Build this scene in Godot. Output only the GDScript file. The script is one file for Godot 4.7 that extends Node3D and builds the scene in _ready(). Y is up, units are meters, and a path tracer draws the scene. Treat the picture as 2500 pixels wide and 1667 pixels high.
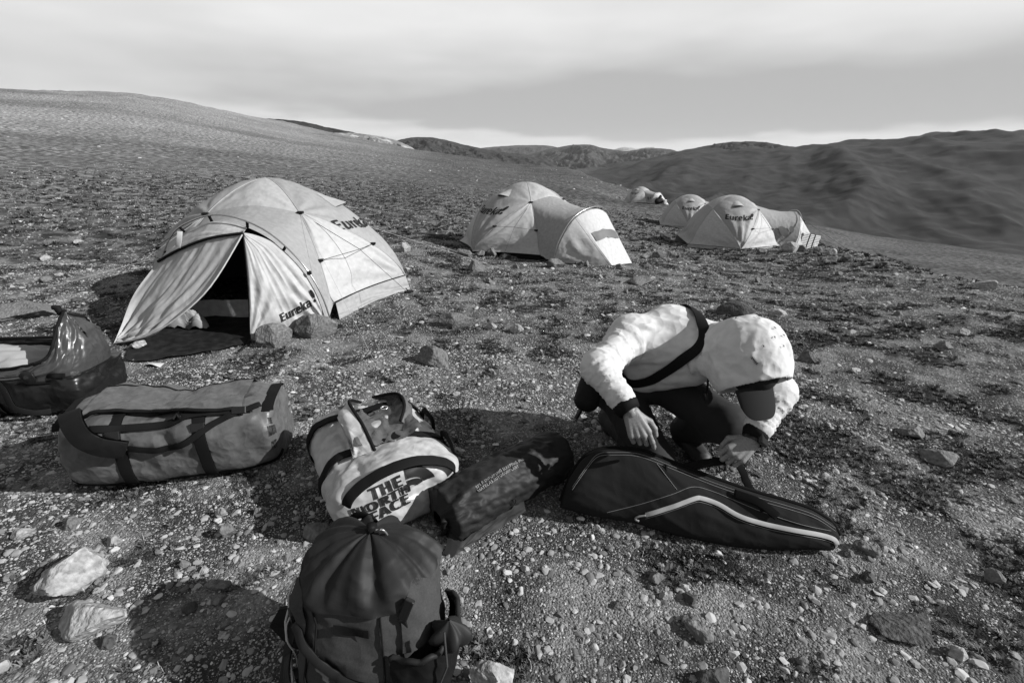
extends Node3D
# A camp of dome tents on a tundra ridge, black and white. Units are metres, y up, the camera looks along -z.

const EYE := Vector3(0, 1.3, 0)
var M := {}
var taken := {}
var fine := FastNoiseLite.new()
var broad := FastNoiseLite.new()
var ridged := FastNoiseLite.new()
var rng := RandomNumberGenerator.new()
var peb := []

func _ready() -> void:
	rng.seed = 20240611
	setup_noise()
	setup_camera_and_light()
	setup_materials()
	build_terrain()
	build_hills()
	build_tents()
	build_bags()
	build_person()
	build_camp_things()
	build_rocks()
	build_gravel()

# ------------------------------------------------------------------ camera, sky, sun, exposure
func setup_camera_and_light() -> void:
	var cam := Camera3D.new()
	cam.name = "camera"
	cam.fov = 70.47
	cam.near = 0.05
	cam.far = 40000.0
	cam.position = EYE
	cam.rotation_degrees = Vector3(-20.81, 0, 0)
	add_child(cam)
	cam.current = true
	var env := Environment.new()
	env.tonemap_mode = Environment.TONE_MAPPER_LINEAR
	env.tonemap_exposure = 1.7
	env.background_mode = Environment.BG_SKY
	env.background_energy_multiplier = 0.54
	var sky := Sky.new()
	var pano := PanoramaSkyMaterial.new()
	pano.panorama = ImageTexture.create_from_image(sky_image())
	sky.sky_material = pano
	env.sky = sky
	env.sdfgi_enabled = true
	env.ssao_enabled = true
	env.ssil_enabled = true
	env.fog_enabled = true
	env.fog_density = 0.00003
	env.fog_light_color = Color(0.86, 0.86, 0.86)
	var we := WorldEnvironment.new()
	we.name = "world_environment"
	we.environment = env
	add_child(we)
	var sun := DirectionalLight3D.new()
	sun.name = "sun"
	sun.light_energy = 1.6
	sun.light_color = Color(1, 1, 1)
	sun.light_angular_distance = 0.5
	sun.shadow_enabled = true
	add_child(sun)
	# low sun on the right, slightly behind the camera
	var el := deg_to_rad(29.0)
	var az := deg_to_rad(101.0)
	var to_sun := Vector3(sin(az) * cos(el), sin(el), -cos(az) * cos(el))
	sun.look_at_from_position(to_sun * 50.0, Vector3.ZERO, Vector3.UP)

# A sheet of low cloud with a ragged lower edge and a clear bright strip below it, all round the horizon.
func sky_image() -> Image:
	var w := 1536
	var h := 768
	var im := Image.create(w, h, false, Image.FORMAT_RGBF)
	var n := FastNoiseLite.new()
	n.seed = 5
	n.frequency = 1.0
	n.fractal_octaves = 4
	im.fill(Color(0.12, 0.12, 0.12))
	for j in h / 2:
		var el := 90.0 - (j + 0.5) / h * 180.0
		for i in w:
			var az := wrapf((i + 0.5) / w * 360.0, -180.0, 180.0)
			var ar := deg_to_rad(az)
			var er := deg_to_rad(el)
			var c := cos(er)
			var lay := n.get_noise_3d(sin(ar) * c * 2.2, sin(er) * 9.0, cos(ar) * c * 2.2)
			var streak := n.get_noise_3d(sin(ar) * c * 6.0 + 9.0, sin(er) * 60.0, cos(ar) * c * 6.0)
			var wave := n.get_noise_2d(sin(ar) * 1.3 + 4.0, cos(ar) * 1.3)
			# height of the sheet's lower edge
			var edge := 3.0 + 2.1 * smoothstep(-2.0, -32.0, az) * smoothstep(-58.0, -36.0, az) + 0.9 * wave + 0.55 * streak
			edge -= 0.9 * exp(-pow((az - 20.0) / 16.0, 2.0))
			var strip := 0.76 + 0.10 * streak + 0.06 * lay
			var body := 0.42 + 0.46 * smoothstep(2.5, 13.0, el + 1.2 * lay)
			body -= 0.30 * exp(-pow((az - 17.0) / 22.0, 2.0)) * smoothstep(11.0, 2.5, el)
			body += 0.20 * smoothstep(-12.0, -40.0, az) * smoothstep(-170.0, -120.0, az) * smoothstep(10.0, 4.0, el)
			body += 0.07 * lay + 0.030 * streak
			body = lerpf(body, 0.27 + 0.10 * lay, smoothstep(16.0, 55.0, el))
			var k := smoothstep(edge - 0.7, edge + 0.7, el)
			var v := lerpf(strip, body, k)
			im.set_pixel(i, j, Color(v, v, v))
	return im

func setup_noise() -> void:
	fine.seed = 3
	fine.frequency = 1.0
	fine.fractal_octaves = 3
	broad.seed = 8
	broad.frequency = 1.0
	broad.fractal_octaves = 4
	ridged.seed = 12
	ridged.frequency = 1.0
	ridged.fractal_type = FastNoiseLite.FRACTAL_RIDGED
	ridged.fractal_octaves = 4

# ------------------------------------------------------------------ helpers
func numbered(called: String) -> String:
	var n: int = taken.get(called, 0)
	taken[called] = n + 1
	return called if n == 0 else "%s_%03d" % [called, n]

func tag(o: Node, label: String, category: String, group := "") -> void:
	o.set_meta("label", label)
	o.set_meta("category", category)
	if group:
		o.set_meta("group", group)

func thing(called: String, label: String, category: String, at := Vector3.ZERO, turn := 0.0, group := "") -> Node3D:
	var o := Node3D.new()
	o.name = numbered(called)
	add_child(o)
	o.position = at
	o.rotation.y = turn
	tag(o, label, category, group)
	return o

func grey(v: float) -> Color:
	return Color(v, v, v).linear_to_srgb()

func mat(called: String, v: float, rough := 0.9, spec := 0.5) -> StandardMaterial3D:
	var m := StandardMaterial3D.new()
	m.resource_name = called
	m.albedo_color = grey(v)
	m.roughness = rough
	m.metallic_specular = spec
	M[called] = m
	return m

func noise_tex(size: int, freq: float, lo: float, hi: float, octaves := 4, type := FastNoiseLite.TYPE_SIMPLEX_SMOOTH, sd := 1) -> NoiseTexture2D:
	var t := NoiseTexture2D.new()
	t.width = size
	t.height = size
	t.seamless = true
	var n := FastNoiseLite.new()
	n.noise_type = type
	n.seed = sd
	n.frequency = freq
	n.fractal_octaves = octaves
	t.noise = n
	var g := Gradient.new()
	g.set_color(0, Color(lo, lo, lo))
	g.set_color(1, Color(hi, hi, hi))
	t.color_ramp = g
	return t

func bump(m: StandardMaterial3D, freq: float, scale: float, cm: float, octaves := 4, type := FastNoiseLite.TYPE_SIMPLEX_SMOOTH) -> void:
	m.heightmap_enabled = true
	m.heightmap_texture = noise_tex(512, freq, 0.0, 1.0, octaves, type, 7)
	m.heightmap_scale = cm
	m.uv1_triplanar = true
	m.uv1_scale = Vector3(scale, scale, scale)

func mesh_of(v: PackedVector3Array, ix: PackedInt32Array, cols := PackedColorArray(), uv := PackedVector2Array()) -> ArrayMesh:
	var a := []
	a.resize(Mesh.ARRAY_MAX)
	a[Mesh.ARRAY_VERTEX] = v
	a[Mesh.ARRAY_INDEX] = ix
	var nn := PackedVector3Array()
	nn.resize(v.size())
	for k in range(0, ix.size(), 3):
		var i0 := ix[k]
		var i1 := ix[k + 1]
		var i2 := ix[k + 2]
		var c := (v[i2] - v[i0]).cross(v[i1] - v[i0])
		nn[i0] += c
		nn[i1] += c
		nn[i2] += c
	for k in nn.size():
		nn[k] = nn[k].normalized() if nn[k].length_squared() > 1e-24 else Vector3.UP
	a[Mesh.ARRAY_NORMAL] = nn
	if cols.size():
		a[Mesh.ARRAY_COLOR] = cols
	if uv.size():
		a[Mesh.ARRAY_TEX_UV] = uv
		a[Mesh.ARRAY_TEX_UV2] = uv
	var m := ArrayMesh.new()
	m.add_surface_from_arrays(Mesh.PRIMITIVE_TRIANGLES, a)
	return m

func put(mesh: Mesh, called: String, m: Material, parent: Node = null) -> MeshInstance3D:
	var o := MeshInstance3D.new()
	o.mesh = mesh
	o.material_override = m
	if parent == null:
		o.name = numbered(called)
		add_child(o)
	else:
		o.name = called
		parent.add_child(o, true)
	return o

# A mesh that several shapes are added to.
class Sh:
	var v := PackedVector3Array()
	var ix := PackedInt32Array()
	func grid(nu: int, nv: int, f: Callable, closed := false) -> Sh:
		var b := v.size()
		for i in nu + 1:
			for j in nv + 1:
				v.append(f.call(float(i) / nu, float(j) / nv))
		for i in nu:
			for j in nv:
				var p := b + i * (nv + 1) + j
				var q := p + nv + 1
				ix.append_array([p, p + 1, q, q, p + 1, q + 1])
		if closed:   # weld the seam in u
			for k in ix.size():
				if ix[k] >= b + nu * (nv + 1):
					ix[k] -= nu * (nv + 1)
		return self
	func tube(path: Array, radius, sides := 8, caps := true) -> Sh:
		var n := path.size()
		var b := v.size()
		var up := Vector3.UP
		var side := Vector3.ZERO
		for i in n:
			var d: Vector3 = (path[mini(i + 1, n - 1)] - path[maxi(i - 1, 0)]).normalized()
			if i == 0:
				side = d.cross(up if absf(d.y) < 0.9 else Vector3.RIGHT).normalized()
			else:
				side = (side - d * side.dot(d)).normalized()
			var w := d.cross(side)
			var r: float = radius[i] if radius is Array else radius
			for k in sides:
				var a := TAU * k / sides
				v.append(path[i] + side * cos(a) * r + w * sin(a) * r)
		for i in n - 1:
			for k in sides:
				var p := b + i * sides + k
				var q := b + i * sides + (k + 1) % sides
				ix.append_array([p, p + sides, q, q, p + sides, q + sides])
		if caps:
			for e in [0, n - 1]:
				var c := v.size()
				v.append(path[e])
				for k in sides:
					var p: int = b + e * sides + k
					var q: int = b + e * sides + (k + 1) % sides
					if e == 0:
						ix.append_array([c, p, q])
					else:
						ix.append_array([c, q, p])
		return self
	# a flat strap along a path, its face turned to ups
	func strap(path: Array, ups: Array, width: float, thick := 0.004) -> Sh:
		var n := path.size()
		var b := v.size()
		for i in n:
			var d: Vector3 = (path[mini(i + 1, n - 1)] - path[maxi(i - 1, 0)]).normalized()
			var u: Vector3 = ups[mini(i, ups.size() - 1)]
			u = (u - d * u.dot(d)).normalized()
			var s := d.cross(u) * width * 0.5
			for c in [[-1.0, 0.0], [-0.86, 1.0], [0.86, 1.0], [1.0, 0.0]]:
				v.append(path[i] + s * c[0] + u * thick * c[1])
		for i in n - 1:
			for k in 4:
				var p := b + i * 4 + k
				var q := b + i * 4 + (k + 1) % 4
				ix.append_array([p, p + 4, q, q, p + 4, q + 4])
		for e in [0, n - 1]:
			var p: int = b + e * 4
			ix.append_array([p, p + 1, p + 2, p, p + 2, p + 3] if e == 0 else [p, p + 2, p + 1, p, p + 3, p + 2])
		return self
	func box(c: Vector3, s: Vector3, basis := Basis.IDENTITY, bevel := 0.12) -> Sh:
		# a box with cut corners: an octagon lofted through four rings
		var b := v.size()
		var e: float = minf(s.x, minf(s.y, s.z)) * bevel
		for ring in [[-0.5, e], [-0.5, 0.0], [0.5, 0.0], [0.5, e]]:
			var y: float = s.y * ring[0]
			if ring[1] == 0.0:
				y -= signf(ring[0]) * e
			var q: float = ring[1]
			var hx: float = s.x * 0.5 - q
			var hz: float = s.z * 0.5 - q
			for p in [[hx - e, -hz], [hx, -hz + e], [hx, hz - e], [hx - e, hz], [-hx + e, hz], [-hx, hz - e], [-hx, -hz + e], [-hx + e, -hz]]:
				v.append(c + basis * Vector3(p[0], y, p[1]))
		for r in 3:
			for k in 8:
				var p := b + r * 8 + k
				var q := b + r * 8 + (k + 1) % 8
				ix.append_array([p, q, p + 8, q, q + 8, p + 8])
		for k in range(1, 7):
			ix.append_array([b, b + k + 1, b + k, b + 24, b + 24 + k, b + 24 + k + 1])
		return self

func hard(sh: Sh) -> ArrayMesh:   # every face with its own normal
	var v := PackedVector3Array()
	var ix := PackedInt32Array()
	for k in sh.ix:
		ix.append(v.size())
		v.append(sh.v[k])
	return mesh_of(v, ix)

func soft(sh: Sh) -> ArrayMesh:
	return mesh_of(sh.v, sh.ix)

func spline(pts: Array, n: int) -> Array:   # a smooth curve through the points
	var out := []
	var m := pts.size() - 1
	for i in n + 1:
		var t := float(i) / n * m
		var k := mini(int(t), m - 1)
		var f := t - k
		var p0 = pts[maxi(k - 1, 0)]
		var p3 = pts[mini(k + 2, m)]
		out.append(pts[k].cubic_interpolate(pts[k + 1], p0, p3, f))
	return out

# Lettering bent onto a surface: place(x, y) gives the point for a place on the flat line of text.
func lettering(text: String, size: float, place: Callable, called: String, m: Material, parent: Node, weight := 0.0, split := 0.0) -> MeshInstance3D:
	var t := TextMesh.new()
	var f := SystemFont.new()
	f.font_names = PackedStringArray(["Droid Sans"])
	f.font_weight = 700
	var fv := FontVariation.new()
	fv.base_font = f
	fv.variation_embolden = weight
	t.font = fv
	t.font_size = 64
	t.pixel_size = size / 64.0
	t.depth = 0.0
	t.curve_step = 2.0
	t.text = text
	var a := t.get_mesh_arrays() if t.has_method("get_mesh_arrays") else t.surface_get_arrays(0)
	var src: PackedVector3Array = a[Mesh.ARRAY_VERTEX]
	var six: PackedInt32Array = a[Mesh.ARRAY_INDEX] if a[Mesh.ARRAY_INDEX] != null else PackedInt32Array(range(src.size()))
	var v := PackedVector3Array()
	var ix := PackedInt32Array()
	# cut long triangles so that they follow the curve
	var todo := []
	for k in range(0, six.size(), 3):
		todo.append([src[six[k]], src[six[k + 1]], src[six[k + 2]]])
	var most: float = split if split > 0.0 else size * 0.35
	while todo.size():
		var tr: Array = todo.pop_back()
		var far := -1
		var best := most
		for e in 3:
			var l: float = tr[e].distance_to(tr[(e + 1) % 3])
			if l > best:
				best = l
				far = e
		if far >= 0:
			var p = tr[far]
			var q = tr[(far + 1) % 3]
			var o = tr[(far + 2) % 3]
			var mid = (p + q) * 0.5
			todo.append([p, mid, o])
			todo.append([mid, q, o])
		else:
			for e in 3:
				ix.append(v.size())
				v.append(place.call(tr[e].x, tr[e].y))
	return put(mesh_of(v, ix), called, m, parent)

# A blotchy tone: dark and pale areas with quick changes between them.
func patches(size: int, freq: float, lo: float, hi: float, sd: int) -> NoiseTexture2D:
	var t := noise_tex(size, freq, lo, hi, 6, FastNoiseLite.TYPE_SIMPLEX_SMOOTH, sd)
	var g := Gradient.new()
	g.offsets = PackedFloat32Array([0.0, 0.38, 0.52, 0.66, 1.0])
	var tones := [lo, lo * 1.12, lerpf(lo, hi, 0.45), lerpf(lo, hi, 0.85), hi]
	var cs := PackedColorArray()
	for k in tones:
		cs.append(Color(k, k, k))
	g.colors = cs
	t.color_ramp = g
	t.noise.fractal_gain = 0.62
	return t

func setup_materials() -> void:
	var m := mat("soil", 1.0, 1.0, 0.2)
	m.vertex_color_use_as_albedo = true
	var grains := noise_tex(2048, 0.12, 0.70, 1.0, 1, FastNoiseLite.TYPE_CELLULAR, 4)
	grains.noise.cellular_return_type = FastNoiseLite.RETURN_CELL_VALUE
	grains.noise.fractal_type = FastNoiseLite.FRACTAL_NONE
	m.albedo_texture = grains
	m.heightmap_enabled = true
	var lumps := noise_tex(2048, 0.12, 1.0, 0.0, 2, FastNoiseLite.TYPE_CELLULAR, 4)
	lumps.noise.cellular_return_type = FastNoiseLite.RETURN_DISTANCE
	lumps.noise.fractal_type = FastNoiseLite.FRACTAL_NONE
	m.heightmap_texture = lumps
	m.heightmap_scale = 0.45
	m.uv1_scale = Vector3(0.55, 0.55, 0.55)
	# patches of lichen and heath a step or two across
	m.detail_enabled = true
	m.detail_blend_mode = BaseMaterial3D.BLEND_MODE_MUL
	m.detail_uv_layer = BaseMaterial3D.DETAIL_UV_2
	m.detail_albedo = patches(2048, 0.030, 0.48, 1.0, 63)
	m.uv2_scale = Vector3(0.031, 0.031, 0.031)
	m = mat("hill", 1.0, 1.0, 0.2)
	m.vertex_color_use_as_albedo = true
	m.albedo_texture = noise_tex(1024, 0.02, 0.75, 1.0, 5, FastNoiseLite.TYPE_VALUE, 14)
	m.uv1_scale = Vector3(0.008, 0.008, 0.008)
	m.detail_enabled = true
	m.detail_blend_mode = BaseMaterial3D.BLEND_MODE_MUL
	m.detail_uv_layer = BaseMaterial3D.DETAIL_UV_2
	m.detail_albedo = patches(1024, 0.03, 0.6, 1.0, 66)
	m.uv2_scale = Vector3(0.0011, 0.0011, 0.0011)
	m = mat("pebble", 1.0, 0.95, 0.3)
	m.vertex_color_use_as_albedo = true
# ------------------------------------------------------------------ the land
const AZ := [-180.0, -130.0, -90.0, -60.0, -45.0, -35.5, -24.3, -16.0, -9.0, 0.0, 7.6, 13.0, 20.0, 29.0, 37.0, 45.0, 60.0, 90.0, 130.0, 180.0]
const RR := [0.0, 2.0, 4.0, 8.0, 12.0, 17.0, 25.0, 40.0, 70.0, 120.0, 200.0, 320.0, 500.0, 800.0, 1300.0, 2000.0, 3000.0]
const HT := [
	[0, 0, 0, 0, 0, 0, 0, -0.5, -2, -4, -8, -15, -25, -30, -30, -30, -30],
	[0, 0, 0.02, 0.15, 0.4, 0.7, 1.2, 2.5, 5, 8, 11, 13, 14, 12, 10, 5, 0],
	[0, 0, 0.05, 0.3, 0.7, 1.3, 2.4, 5, 10, 16, 22, 26, 28, 25, 20, 10, 0],
	[0, 0, 0.03, 0.25, 0.55, 1.0, 1.8, 3.6, 7.8, 13.5, 19, 21, 18, 10, 0, -20, -40],
	[0, 0, 0.02, 0.15, 0.4, 0.7, 1.1, 2.0, 4.8, 10.6, 18.4, 22, 20, 10, -5, -20, -40],
	[0, 0, 0.02, 0.1, 0.3, 0.55, 0.9, 1.6, 4.2, 10.2, 18.9, 26.5, 24, 10, -10, -30, -50],
	[0, 0, 0.0, 0.05, 0.2, 0.35, 0.6, 1.0, 2.5, 6.0, 12.2, 20.9, 24, 0, -30, -50, -60],
	[0, 0, 0.0, 0.0, 0.05, 0.15, 0.3, 0.6, 1.5, 3.6, 6.8, 10.8, 11, -15, -40, -60, -60],
	[0, 0, 0.0, -0.05, -0.05, 0.0, 0.05, 0.1, 0.5, 1.3, 2.3, 3.7, 2, -20, -50, -60, -60],
	[0, 0, 0.0, -0.18, -0.3, -0.35, -0.45, -0.6, -0.9, -1.2, -1.4, -2.0, -10, -35, -60, -60, -60],
	[0, 0, -0.02, -0.18, -0.35, -0.5, -0.75, -1.0, -1.35, -1.8, -4.5, -14, -30, -48, -45, -48, -70],
	[0, 0, -0.02, -0.22, -0.45, -0.7, -1.1, -1.75, -2.8, -8, -18, -30, -45, -45, -30, -16, -40],
	[0, 0, -0.02, -0.3, -0.6, -0.95, -1.35, -2.4, -7, -14, -24, -38, -46, -32, 0, 28, 20],
	[0, 0, -0.02, -0.3, -0.53, -0.80, -2.0, -3.6, -6.6, -11.8, -24, -41, -50, -27, 14, 30, 10],
	[0, 0, -0.02, -0.22, -0.52, -1.6, -2.9, -5.0, -8.2, -13.3, -26, -43, -52, -22, 30, 56, 40],
	[0, 0, -0.02, -0.12, -0.95, -2.0, -3.2, -5.3, -8.2, -14.6, -28, -45, -52, -15, 37, 73, 60],
	[0, 0, -0.02, -0.2, -1.2, -2.5, -4, -6.5, -10, -17, -30, -46, -50, -10, 40, 80, 70],
	[0, 0, 0, -0.3, -1.3, -2.8, -5, -8, -13, -20, -32, -45, -45, 0, 50, 90, 80],
	[0, 0, 0, -0.1, -0.6, -1.4, -2.6, -5, -9, -15, -25, -38, -40, -10, 10, 20, 20],
	[0, 0, 0, 0, 0, 0, 0, -0.5, -2, -4, -8, -15, -25, -30, -30, -30, -30],
]

func cub(a: float, b: float, c: float, d: float, t: float) -> float:
	# monotone where it can be: slopes limited so that the curve does not overshoot
	var m1 := (c - a) * 0.5
	var m2 := (d - b) * 0.5
	var s := c - b
	if s == 0.0:
		m1 = 0.0
		m2 = 0.0
	else:
		m1 = clampf(m1 / s, 0.0, 3.0) * s
		m2 = clampf(m2 / s, 0.0, 3.0) * s
	var t2 := t * t
	var t3 := t2 * t
	return (2 * t3 - 3 * t2 + 1) * b + (t3 - 2 * t2 + t) * m1 + (-2 * t3 + 3 * t2) * c + (t3 - t2) * m2

func along(row: Array, r: float) -> float:
	var k := 0
	while k < RR.size() - 2 and r > RR[k + 1]:
		k += 1
	var t: float = clampf((log(r + 1.5) - log(RR[k] + 1.5)) / (log(RR[k + 1] + 1.5) - log(RR[k] + 1.5)), 0.0, 1.0)
	return cub(row[maxi(k - 1, 0)], row[k], row[k + 1], row[mini(k + 2, RR.size() - 1)], t)

func shape_at(az: float, r: float) -> float:
	var k := 0
	while k < AZ.size() - 2 and az > AZ[k + 1]:
		k += 1
	var t: float = clampf((az - AZ[k]) / (AZ[k + 1] - AZ[k]), 0.0, 1.0)
	var n := AZ.size() - 1
	return cub(along(HT[maxi(k - 1, 0)], r), along(HT[k], r), along(HT[k + 1], r), along(HT[mini(k + 2, n)], r), t)

func ground(x: float, z: float) -> float:
	var r := sqrt(x * x + z * z)
	var y := shape_at(rad_to_deg(atan2(x, -z)), r)
	# small unevenness, then hummocks, then folds and gullies far off
	y += 0.012 * fine.get_noise_2d(x * 2.6, z * 2.6) * smoothstep(0.0, 1.0, r)
	if r > 3.0:
		y += 0.05 * broad.get_noise_2d(x * 0.35, z * 0.35) * smoothstep(3.0, 9.0, r)
	if r > 14.0:
		y += 0.28 * broad.get_noise_2d(x * 0.07 + 5.0, z * 0.07) * smoothstep(14.0, 40.0, r)
	if r > 60.0:
		var f := smoothstep(60.0, 260.0, r)
		y += 1.6 * f * broad.get_noise_2d(x * 0.012, z * 0.012 + 3.0)
	if r > 90.0:
		y += 0.45 * smoothstep(90.0, 200.0, r) * fine.get_noise_2d(x * 0.13, z * 0.13)
	if r > 260.0:
		y += 0.9 * smoothstep(260.0, 700.0, r) * fine.get_noise_2d(x * 0.022 + z * 0.008, z * 0.022)
		var g := smoothstep(260.0, 600.0, r)
		y += g * (19.0 * ridged.get_noise_2d((x + z * 0.55) * 0.0026, (z - x * 0.4) * 0.0007) - 8.0)
		y += g * 3.0 * ridged.get_noise_2d((x + z * 0.4) * 0.009, (z - x * 0.3) * 0.004)
		y += g * 0.9 * ridged.get_noise_2d((x + z * 0.5) * 0.028, (z - x * 0.3) * 0.012)
	return y

# How mossy (1) or stony (0) the ground is.
func moss(x: float, z: float) -> float:
	var a := broad.get_noise_2d(x * 1.9 + 11.0, z * 1.9)
	var b := broad.get_noise_2d(x * 0.33 - 7.0, z * 0.33)
	var c := fine.get_noise_2d(x * 6.5, z * 6.5 + 8.0)
	# the plants grow thicker to the right of the bags
	var bias := 0.17 * smoothstep(0.2, 2.2, x) * smoothstep(6.0, 2.0, -z) - 0.10 * smoothstep(-0.3, -1.6, x) * smoothstep(4.0, 2.5, -z)
	return smoothstep(0.0, 0.24, a * 0.8 + b * 0.42 + c * 0.30 + bias - 0.10)

func soil_tone(x: float, z: float, r: float) -> float:
	var m := moss(x, z)
	var t := lerpf(0.22, 0.065, m)
	t *= 1.0 + 0.35 * fine.get_noise_2d(x * 9.0, z * 9.0)
	if r > 5.0:   # the slopes: grey lichen and heath, paler where the left hill is bare
		var az := rad_to_deg(atan2(x, -z))
		var bare := smoothstep(-4.0, -22.0, az)
		var heath := 0.19 * (1.0 + 0.5 * broad.get_noise_2d(x * 0.05, z * 0.07) + 0.35 * fine.get_noise_2d(x * 0.8, z * 1.1))
		var hill_tone := 0.40 * (1.0 + 0.35 * broad.get_noise_2d(x * 0.02 + 2.0, z * 0.03) + 0.22 * fine.get_noise_2d(x * 0.3 + z * 0.1, z * 0.5))
		# darker drainage lines with more plants in them
		hill_tone *= 1.0 - 0.32 * smoothstep(0.30, 0.75, ridged.get_noise_2d((x + z * 0.8) * 0.009 + 1.7, (z - x) * 0.0035))
		var slope := lerpf(heath, hill_tone, bare * smoothstep(7.0, 85.0, r + 10.0 * broad.get_noise_2d(x * 0.04, z * 0.04)))
		# the far valley side: dark heath, with cloud shade painted into its tone
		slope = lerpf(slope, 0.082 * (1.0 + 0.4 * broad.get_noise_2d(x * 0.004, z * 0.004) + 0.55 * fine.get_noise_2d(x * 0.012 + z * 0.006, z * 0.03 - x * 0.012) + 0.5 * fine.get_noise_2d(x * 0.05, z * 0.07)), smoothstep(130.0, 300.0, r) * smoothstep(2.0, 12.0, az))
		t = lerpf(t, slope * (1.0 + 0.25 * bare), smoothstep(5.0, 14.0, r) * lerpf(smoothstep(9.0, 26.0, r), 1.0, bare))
	return clampf(t, 0.015, 0.6)

func build_terrain() -> void:
	var v := PackedVector3Array()
	var ix := PackedInt32Array()
	var cols := PackedColorArray()
	var uv := PackedVector2Array()
	var azs := []
	var a := -180.0
	while a < 180.0 - 0.01:
		azs.append(a)
		a += 0.36 if absf(a) < 66.0 else 2.0
	var na := azs.size()
	var rs := []
	var r := 0.25
	while r < 3000.0:
		rs.append(r)
		r *= 1.024 if r < 200.0 else 1.015
	rs.append(3000.0)
	for i in rs.size():
		for j in na:
			var t := deg_to_rad(azs[j])
			var x: float = sin(t) * rs[i]
			var z: float = -cos(t) * rs[i]
			v.append(Vector3(x, ground(x, z), z))
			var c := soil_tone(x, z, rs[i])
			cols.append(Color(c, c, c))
			uv.append(Vector2(x, z))
	for i in rs.size() - 1:
		for j in na:
			var k := (j + 1) % na
			var p := i * na + j
			var q := i * na + k
			ix.append_array([p, p + na, q, q, p + na, q + na])
	var c0 := v.size()
	v.append(Vector3(0, 0, 0))
	cols.append(Color(0.1, 0.1, 0.1))
	uv.append(Vector2(0, 0))
	for j in na:
		ix.append_array([c0, j, (j + 1) % na])
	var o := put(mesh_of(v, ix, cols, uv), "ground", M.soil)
	o.set_meta("kind", "structure")

# Far ridges: crest given as bearing in degrees and slope of sight, at a distance; the near face falls to the valley.
func hill(called: String, dist: float, crest: Array, tone: float, rough: float, depth: float, drop: float, gully := 1.0) -> void:
	var v := PackedVector3Array()
	var ix := PackedInt32Array()
	var cols := PackedColorArray()
	var uv := PackedVector2Array()
	var nu := 260
	var nv := 60
	var first: float = crest[0][0]
	var last: float = crest[-1][0]
	for i in nu + 1:
		var az := lerpf(first, last, float(i) / nu)
		var k := 0
		while k < crest.size() - 2 and az > crest[k + 1][0]:
			k += 1
		var t: float = (az - crest[k][0]) / (crest[k + 1][0] - crest[k][0])
		var sl := cub(crest[maxi(k - 1, 0)][1], crest[k][1], crest[k + 1][1], crest[mini(k + 2, crest.size() - 1)][1], t)
		var top := EYE.y + dist * sl
		for j in nv + 1:
			# from behind the crest over it and down the near side
			var s := float(j) / nv
			var d := dist * (1.0 + depth * 0.25) if j == 0 else dist * (1.0 - depth * pow((s - 1.0 / nv), 1.0))
			var fall := drop * dist
			var y := top - fall * 0.5 if j == 0 else top - fall * pow(s - 1.0 / nv, 0.85)
			var x := sin(deg_to_rad(az)) * d
			var z := -cos(deg_to_rad(az)) * d
			var w := smoothstep(0.0, 0.25, s)
			var q := 1.0 / (dist * 0.06)
			var ng := ridged.get_noise_2d((x - z * 0.3) * q, z * q * 0.5)
			y += 1.8 * rough * dist * (ng * w * gully + 0.3 * fine.get_noise_2d(x * q * 3.0, z * q * 3.0) * (0.25 + w))
			v.append(Vector3(x, y, z))
			var c := tone * (1.0 + 0.35 * broad.get_noise_2d(x * q * 1.7, z * q * 1.7 + 4.0))
			cols.append(Color(c, c, c))
			uv.append(Vector2(x, z))
	for i in nu:
		for j in nv:
			var p := i * (nv + 1) + j
			var q := p + nv + 1
			ix.append_array([p, q, p + 1, q, q + 1, p + 1])
	var o := put(mesh_of(v, ix, cols, uv), called, M.hill)
	o.set_meta("kind", "structure")

func build_hills() -> void:
	hill("hill", 950.0, [[-30.0, 0.050], [-25.0, 0.0625], [-22.2, 0.0605], [-19.5, 0.0515], [-15.0, 0.037], [-12.0, 0.022], [-9.0, -0.004]], 0.05, 0.006, 0.5, 0.08)
	hill("hill", 620.0, [[-21.0, 0.030], [-19.5, 0.040], [-17.5, 0.0425], [-15.0, 0.0395], [-13.0, 0.033], [-11.0, 0.019], [-9.0, -0.006]], 0.42, 0.006, 0.30, 0.06)
	hill("hill", 1900.0, [[-14.0, 0.018], [-12.0, 0.032], [-9.6, 0.0365], [-8.0, 0.034], [-5.0, 0.0225], [-2.0, 0.0125], [2.0, 0.004], [5.0, -0.01]], 0.06, 0.005, 0.45, 0.05)
	hill("hill", 5200.0, [[-6.0, 0.012], [-2.5, 0.019], [1.0, 0.0225], [3.5, 0.0225], [6.0, 0.015], [9.0, 0.006]], 0.075, 0.004, 0.35, 0.04)
	hill("hill", 3300.0, [[0.0, -0.002], [3.0, 0.011], [6.0, 0.0215], [8.3, 0.0235], [10.0, 0.017], [12.5, 0.012], [14.5, 0.0165], [16.5, 0.0155], [18.5, 0.007], [21.0, -0.004]], 0.085, 0.006, 0.4, 0.045)
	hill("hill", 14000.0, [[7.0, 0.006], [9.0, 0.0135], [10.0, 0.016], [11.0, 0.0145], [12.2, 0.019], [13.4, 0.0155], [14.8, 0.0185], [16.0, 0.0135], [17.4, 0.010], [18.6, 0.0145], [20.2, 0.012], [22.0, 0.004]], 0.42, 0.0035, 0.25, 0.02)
	hill("hill", 2300.0, [[4.0, -0.03], [7.6, -0.020], [10.0, -0.012], [13.5, -0.006], [17.0, 0.008], [20.0, 0.0185], [23.0, 0.0265], [25.5, 0.026], [28.0, 0.018], [31.0, 0.014], [36.0, 0.012]], 0.05, 0.006, 0.4, 0.05, 1.3)

# ------------------------------------------------------------------ dome tents
const TH := 1.12

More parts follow.
